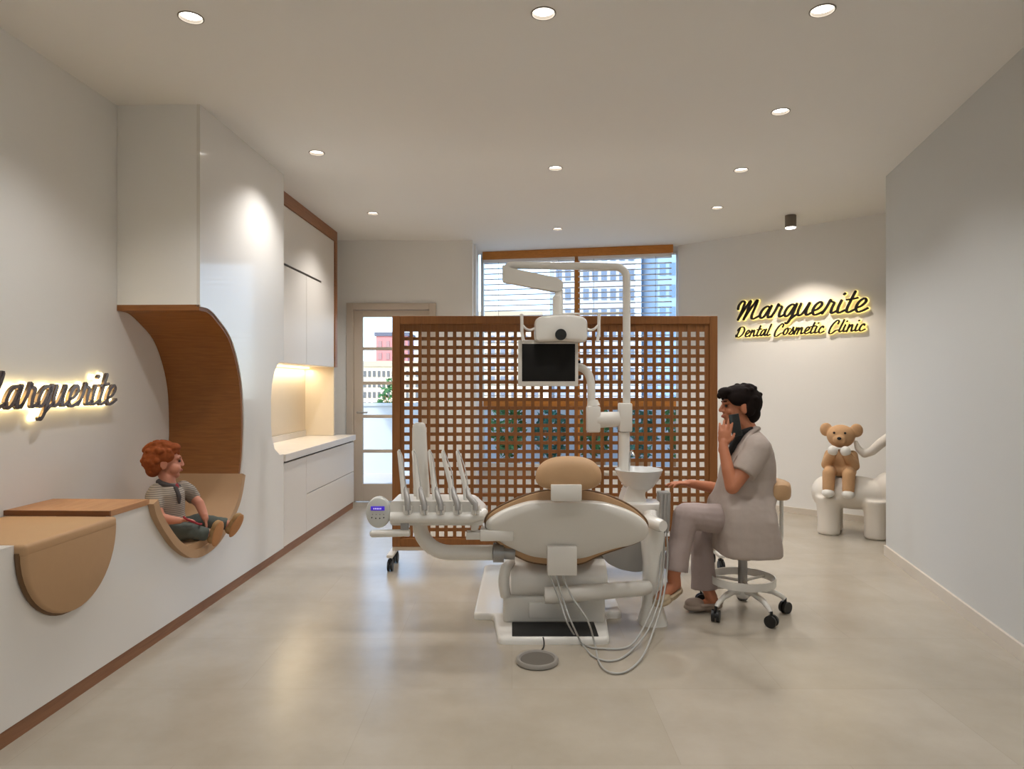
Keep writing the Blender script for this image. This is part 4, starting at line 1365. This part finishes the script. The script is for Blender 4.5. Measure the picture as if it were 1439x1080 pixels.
d_el, d_wr = P(280, 707, 4.05), P(288.5, 728, 4.02)
mb.limb([P(263, 688, 4.05), P(271, 698, 4.09), d_el], [.038, .031, .028])
mb.limb([d_el, P(285, 719, 4.04), d_wr], [.028, .025, .019])
hand_shapes(mb, d_wr, (.15, .0, -1), (-.9, -.3, 0), 1, .60, curl=(.3, .35, .4, .45))
rl = [P(238, 747, 3.89), P(266, 746, 3.93), P(293, 750, 4.00)]
ll = [P(250, 742, 4.0), P(280, 731, 4.11), P(319, 736, 4.17)]
mb.limb(rl, [.05, .038, .024]); mb.limb(ll, [.05, .036, .024])
organic('body', mb, M_skin_c, CH, .0042, 3)
face_parts(CH, cc, CM, cs_, (mat('child_lips', srgb(178, 96, 84), .5), M_redhair))
mb = MB()
def ce(o, r):
    mb.ell(cc + CM @ (Vector(o) * cs_), Vector(r) * cs_, CM, 16, 10)
ce((-.030, 0, .072), (.106, .090, .062)); ce((-.072, 0, .020), (.076, .090, .098)); ce((-.078, 0, -.050), (.048, .062, .050))
ce((.040, 0, .098), (.050, .070, .034))
for q in (-1, 1):
    ce((-.008, q * .068, .045), (.062, .026, .046)); ce((-.056, q * .066, -.012), (.036, .024, .055))
for k in range(110):
    a, b = random.uniform(0, 2 * PI), random.uniform(-.5, 1.45)
    r = Vector((-.036 + .108 * math.cos(a) * math.cos(b), .094 * math.sin(a) * math.cos(b), .036 + .102 * math.sin(b)))
    if r.x > .0 and r.z < .062: continue
    ce(r, (.018, .018, .018))
organic('hair', mb, M_redhair, CH, .0045, 1)
mb = MB()
rings = []
SC = [(678, 229, 246, .040), (684, 220, 254, .078), (692, 213, 259, .100), (706, 211, 260, .100), (722, 213, 260, .096), (738, 217, 262, .098), (744, 220, 261, .092)]
for py, x0, x1, hw in SC:
    a, b = P(x0, py, 3.94), P(x1, py, 3.94)
    c, w = (a + b) / 2, (b.x - a.x) / 2
    f2, s2_ = Vector((.9, .42, 0)), Vector((.42, -.9, 0))
    rings.append([c + f2 * w * .92 * math.cos(t) + s2_ * hw * math.sin(t) for t in [2 * PI * k / 28 for k in range(28)]])
mb.rings(rings)
mb.limb([P(220, 690, 3.89), P(217, 697, 3.86), P(219, 711, 3.825)], [.045, .048, .044])
mb.limb([P(258, 685, 4.02), P(265, 691, 4.06), P(271, 698, 4.085)], [.044, .046, .042])
sh = organic('shirt', mb, M_shirt, CH, .006, 2, disp=.006, dscale=.05)
mb = MB()
ring = [P(237, 680, 3.95) + Vector((.9, .42, 0)) * .052 * math.cos(t) + Vector((.42, -.9, 0)) * .060 * math.sin(t) + Vector((0, 0, -.018 * math.cos(t))) for t in [2 * PI * k / 24 for k in range(24)]]
mb.tube(ring, .016, 10, closed=True)
mb.limb([P(247, 686, 3.90), P(252, 698, 3.89), P(252, 706, 3.885)], [.014, .012, .008])
organic('collar', mb, M_collar, sh, .005, 2)
build('undershirt', MB().ell(P(248.5, 685, 3.925), (.012, .016, .026)), M_red, sh, label='red edge at the neckline')
mb = MB()
mb.limb([P(241, 747, 3.91), P(250, 745, 3.99)], [.066, .066])
mb.limb([rl[0], rl[1]], [.062, .049])
mb.tube([rl[1], P(291, 750.5, 3.995)], [.047, .037], 20)
mb.limb([ll[0], ll[1]], [.058, .044])
mb.tube([ll[1], P(318, 736, 4.168)], [.042, .036], 20)
organic('jeans', mb, M_jean, CH, .006, 2, disp=.008, dscale=.04)
def shoe(ank, d, up):
    d = Vector(d).normalized()
    M = frame(d, up)
    mb = MB()
    def e(o, r): mb.ell(ank + M @ Vector(o), r, M, 18, 10)
    e((-.012, 0, -.012), (.034, .030, .034)); e((.03, 0, -.018), (.055, .032, .026)); e((.068, 0, -.022), (.038, .034, .022))
    o = organic('shoe', mb, M_jean2, CH, .0045, 2)
    mb = MB()
    e((.028, 0, -.044), (.080, .036, .010))
    build('sole', mb, M_sole, o)
shoe(P(297, 752, 4.01), (.28, -.05, .92), (-.80, .35, .30))
shoe(P(323, 739, 4.18), (.45, .0, .85), (-.80, .40, .30))
T = build('red_strap', MB().tube(catmull([P(258, 726, 3.84), P(264, 730, 3.83), P(272, 733, 3.86), P(279, 736, 3.92), P(283, 736, 3.98)], 5), [.006] * 21, 8, flat=1.0), M_red, None)
tag(T, 'small red strap lying in the lap of the child in the nook', 'strap')

# ------------------------------------------------------------------ white animal-shaped stool and tan plush figure
M_an = mat('white_animal', srgb(226, 218, 206), .55, noise=.02, nscale=10)
ac = Vector((3.09, 6.12, 0))
aa = Vector((.85, -.53, 0)).normalized()
ab = Vector((.53, .85, 0)).normalized()
AM = Matrix((aa, ab, Vector((0, 0, 1)))).transposed()
mb = MB()
mb.ell(ac + Vector((0, 0, .375)), (.335, .20, .150), AM, 28, 18)
mb.ell(ac + aa * .30 + Vector((0, 0, .42)), (.16, .16, .16), AM, 20, 14)
mb.ell(ac - aa * .22 + Vector((0, 0, .36)), (.13, .185, .150), AM, 20, 14)
for i in (-1, 1):
    for j in (-1, 1):
        p = ac + aa * .19 * i + ab * .115 * j
        mb.tube([p + Vector((0, 0, z)) for z in (0, .012, .10, .20, .34)], [.088, .096, .094, .096, .115], 24)
mb.limb([ac + aa * t + Vector((0, 0, z)) for t, z in ((.40, .50), (.43, .68), (.40, .84), (.31, .90), (.22, .83), (.15, .755), (.09, .725), (.04, .77), (.02, .83))], [.075, .062, .055, .050, .044, .040, .036, .030, .022])
an = organic('animal_stool', mb, M_an, None, .012, 6)
tag(an, 'white chunky four-legged animal-shaped stool with raised trunk by the right wall', 'stool')
M_plush = mat('tan_plush', srgb(196, 154, 112), .9, noise=.06, nscale=60, bump=.4, bscale=300)
M_pw = mat('white_plush', srgb(226, 222, 214), .85, bump=.3, bscale=300)
bf = -ab
b0 = ac - aa * .10 + Vector((0, 0, .52))
PL = thing('plush_bear', b0, 'tan plush bear with white paws sitting on the white animal stool', 'soft toy')
BM = Matrix((bf, aa, Vector((0, 0, 1)))).transposed()
mb = MB()
def pe(f, s, z, r):
    mb.ell(b0 + bf * f + aa * s + Vector((0, 0, z)), r, BM, 20, 14)
pe(0, 0, .115, (.095, .105, .125)); pe(.01, 0, .05, (.10, .11, .06))
pe(.02, 0, .36, (.105, .118, .105))
pe(.105, 0, .335, (.045, .058, .045))
for s in (-1, 1):
    pe(-.005, s * .125, .415, (.032, .055, .062))
    mb.limb([b0 + aa * s * .095 + Vector((0, 0, .19)), b0 + bf * .07 + aa * s * .115 + Vector((0, 0, .10)), b0 + bf * .135 + aa * s * .06 + Vector((0, 0, .20))], [.044, .044, .040])
    mb.limb([b0 + bf * .05 + aa * s * .075 + Vector((0, 0, .045)), b0 + bf * .19 + aa * s * .08 + Vector((0, 0, .035)), b0 + bf * .215 + aa * s * .08 + Vector((0, 0, -.10))], [.056, .054, .050])
organic('body', mb, M_plush, PL, .007, 3)
for s in (-1, 1):
    build('paw', MB().ell(b0 + bf * .150 + aa * s * .052 + Vector((0, 0, .235)), (.040, .044, .046), BM), M_pw, PL, label='white paw')
    build('foot', MB().ell(b0 + bf * .232 + aa * s * .08 + Vector((0, 0, -.135)), (.062, .054, .040), BM), M_pw, PL, label='white foot')
    build('eye', MB().ell(b0 + bf * .117 + aa * s * .045 + Vector((0, 0, .395)), (.008, .010, .010), BM), M_dark, PL)
build('nose', MB().ell(b0 + bf * .15 + Vector((0, 0, .348)), (.012, .018, .013), BM), M_dark, PL)

# ------------------------------------------------------------------ outside: terrace, planters, houses
M_terr = mat('terrace_tile', srgb(196, 190, 182), .7)
M_para = mat('parapet_paint', srgb(176, 182, 190), .8)
struct('ground_terrace', MB().box((-7, 8.66, -.12), (9, 12.6, -.02)), M_terr)
struct('wall_parapet', MB().box((-7, 10.45, -.02), (9, 10.6, 1.02)).box((-7, 10.42, 1.02), (9, 10.63, 1.06)), M_para)
struct('ground_city', MB().box((-150, 14, -14.2), (150, 260, -14)), mat('city_ground', srgb(150, 148, 144), .9))
def building(loc, size, label, wall, glass, nx, nz, ww, wh, group='houses across the street', cat='building', roof=None, z0=-14):
    x, y = loc
    w, d, top = size
    b = thing('city_building', (x, y, z0), label, cat, group)
    mw = mat('facade_' + str(len(MATS)), srgb(*wall), .8)
    mg = mat('facade_glass_' + str(len(MATS)), srgb(*glass), .2)
    build('facade', MB().box((x - w / 2, y, z0), (x + w / 2, y + d, top)), mw, b, False)
    build('roof', MB().box((x - w / 2 - .2, y - .2, top), (x + w / 2 + .2, y + d + .2, top + .5)), mat('roof_' + str(len(MATS)), srgb(*(roof or [c * .8 for c in wall])), .8), b, False)
    first = None
    zlo = max(z0 + 1, top - nz * (wh * 1.9) - .4)
    for i in range(nx):
        for k in range(nz):
            px = x - w / 2 + w * (i + .5) / nx
            pz = top - (k + .7) * wh * 1.75
            if first is None:
                first = build('window', MB().box((px - ww / 2, y - .08, pz - wh / 2), (px + ww / 2, y + .02, pz + wh / 2)), mg, b, False)
                fx, fz = px, pz
            else:
                o = first.copy()
                COL.objects.link(o)
                o.matrix_basis = Matrix.Translation((px - fx, 0, pz - fz))
    return b
building((-10.9, 62), (6.5, 10, 3.0), 'cream office block with rows of dark windows seen through the door', (206, 192, 170), (70, 72, 80), 15, 6, .24, .55)
building((-16.0, 90), (4.2, 6, 7.8), 'small house with a reddish facade seen high in the door glass', (186, 120, 120), (140, 100, 104), 4, 2, .5, .9, roof=(90, 92, 108))
building((-1.5, 70), (9.0, 9, 8.4), 'cream block behind the left window blind', (200, 186, 164), (96, 104, 124), 8, 6, .55, .8)
building((9.2, 75), (9.0, 9, 26), 'tall pale tower with a grid of small windows behind the right blind', (168, 176, 190), (84, 100, 126), 9, 11, .62, 1.25)
building((16.6, 70), (3.0, 9, 24), 'narrow blue glass tower at the right window edge', (128, 154, 184), (84, 112, 150), 3, 11, .6, 1.3)
building((22.5, 66), (7.5, 9, 17), 'white block at the far right of the window', (198, 192, 190), (130, 130, 140), 6, 8, .6, 1.0)
M_leaf = mat('green_leaf', srgb(70, 120, 66), .6, noise=.35, nscale=9)
M_leaf2 = mat('blue_green_leaf', srgb(70, 128, 112), .6, noise=.3, nscale=9)
M_pot = mat('planter_clay', srgb(176, 128, 84), .8)
def shrub(x, y, h, r, label, m, pot=M_pot):
    t = thing('potted_shrub', (x, y, -.02), label, 'plant', 'potted shrubs on the balcony')
    build('pot', MB().lathe([(0, 0), (.13, 0), (.17, .30), (.18, .32), (.16, .32), (.15, .28), (0, .28)], (x, y, -.02), n=20), pot, t)
    mb = MB()
    for k in range(260):
        a, b, rr = random.uniform(0, 2 * PI), random.uniform(-1, 1), random.uniform(.35, 1) ** .5
        c = Vector((x + r * rr * math.cos(a) * math.sqrt(1 - b * b), y + r * .7 * rr * math.sin(a) * math.sqrt(1 - b * b), .3 + (h - .3) * (.5 + .5 * b * rr)))
        d = Vector((random.uniform(-1, 1), random.uniform(-1, 1), random.uniform(-.3, 1))).normalized()
        s = d.cross(Vector((random.random(), random.random(), .3))).normalized()
        l = random.uniform(.05, .09)
        up_ = d.cross(s) * l * .12
        mb.add([c - d * l, c + s * l * .4 + up_, c + d * l, c - s * l * .4 + up_], [(0, 1, 2, 3)])
    build('foliage', mb, m, t, False)
    mb = MB()
    for k in range(5):
        mb.tube([(x, y, .25), (x + random.uniform(-.5, .5) * r, y + random.uniform(-.4, .4) * r, h * .8)], [.012, .005], 6)
    build('stem', mb, M_pot, t)
shrub(-.05, 9.5, 1.15, .26, 'leafy potted shrub at the left side of the window', M_leaf)
shrub(.55, 9.55, 1.05, .25, 'low potted shrub under the middle of the left blind', M_leaf2)
shrub(1.15, 9.5, 1.18, .27, 'potted shrub behind the window mullion', M_leaf)
shrub(1.75, 9.35, 1.12, .26, 'bluish potted shrub right of the mullion', M_leaf2)
shrub(2.35, 9.3, 1.2, .27, 'potted shrub at the right side of the window', M_leaf)
shrub(-2.05, 11.4, 1.45, .24, 'potted shrub behind the parapet outside the glazed door', M_leaf)
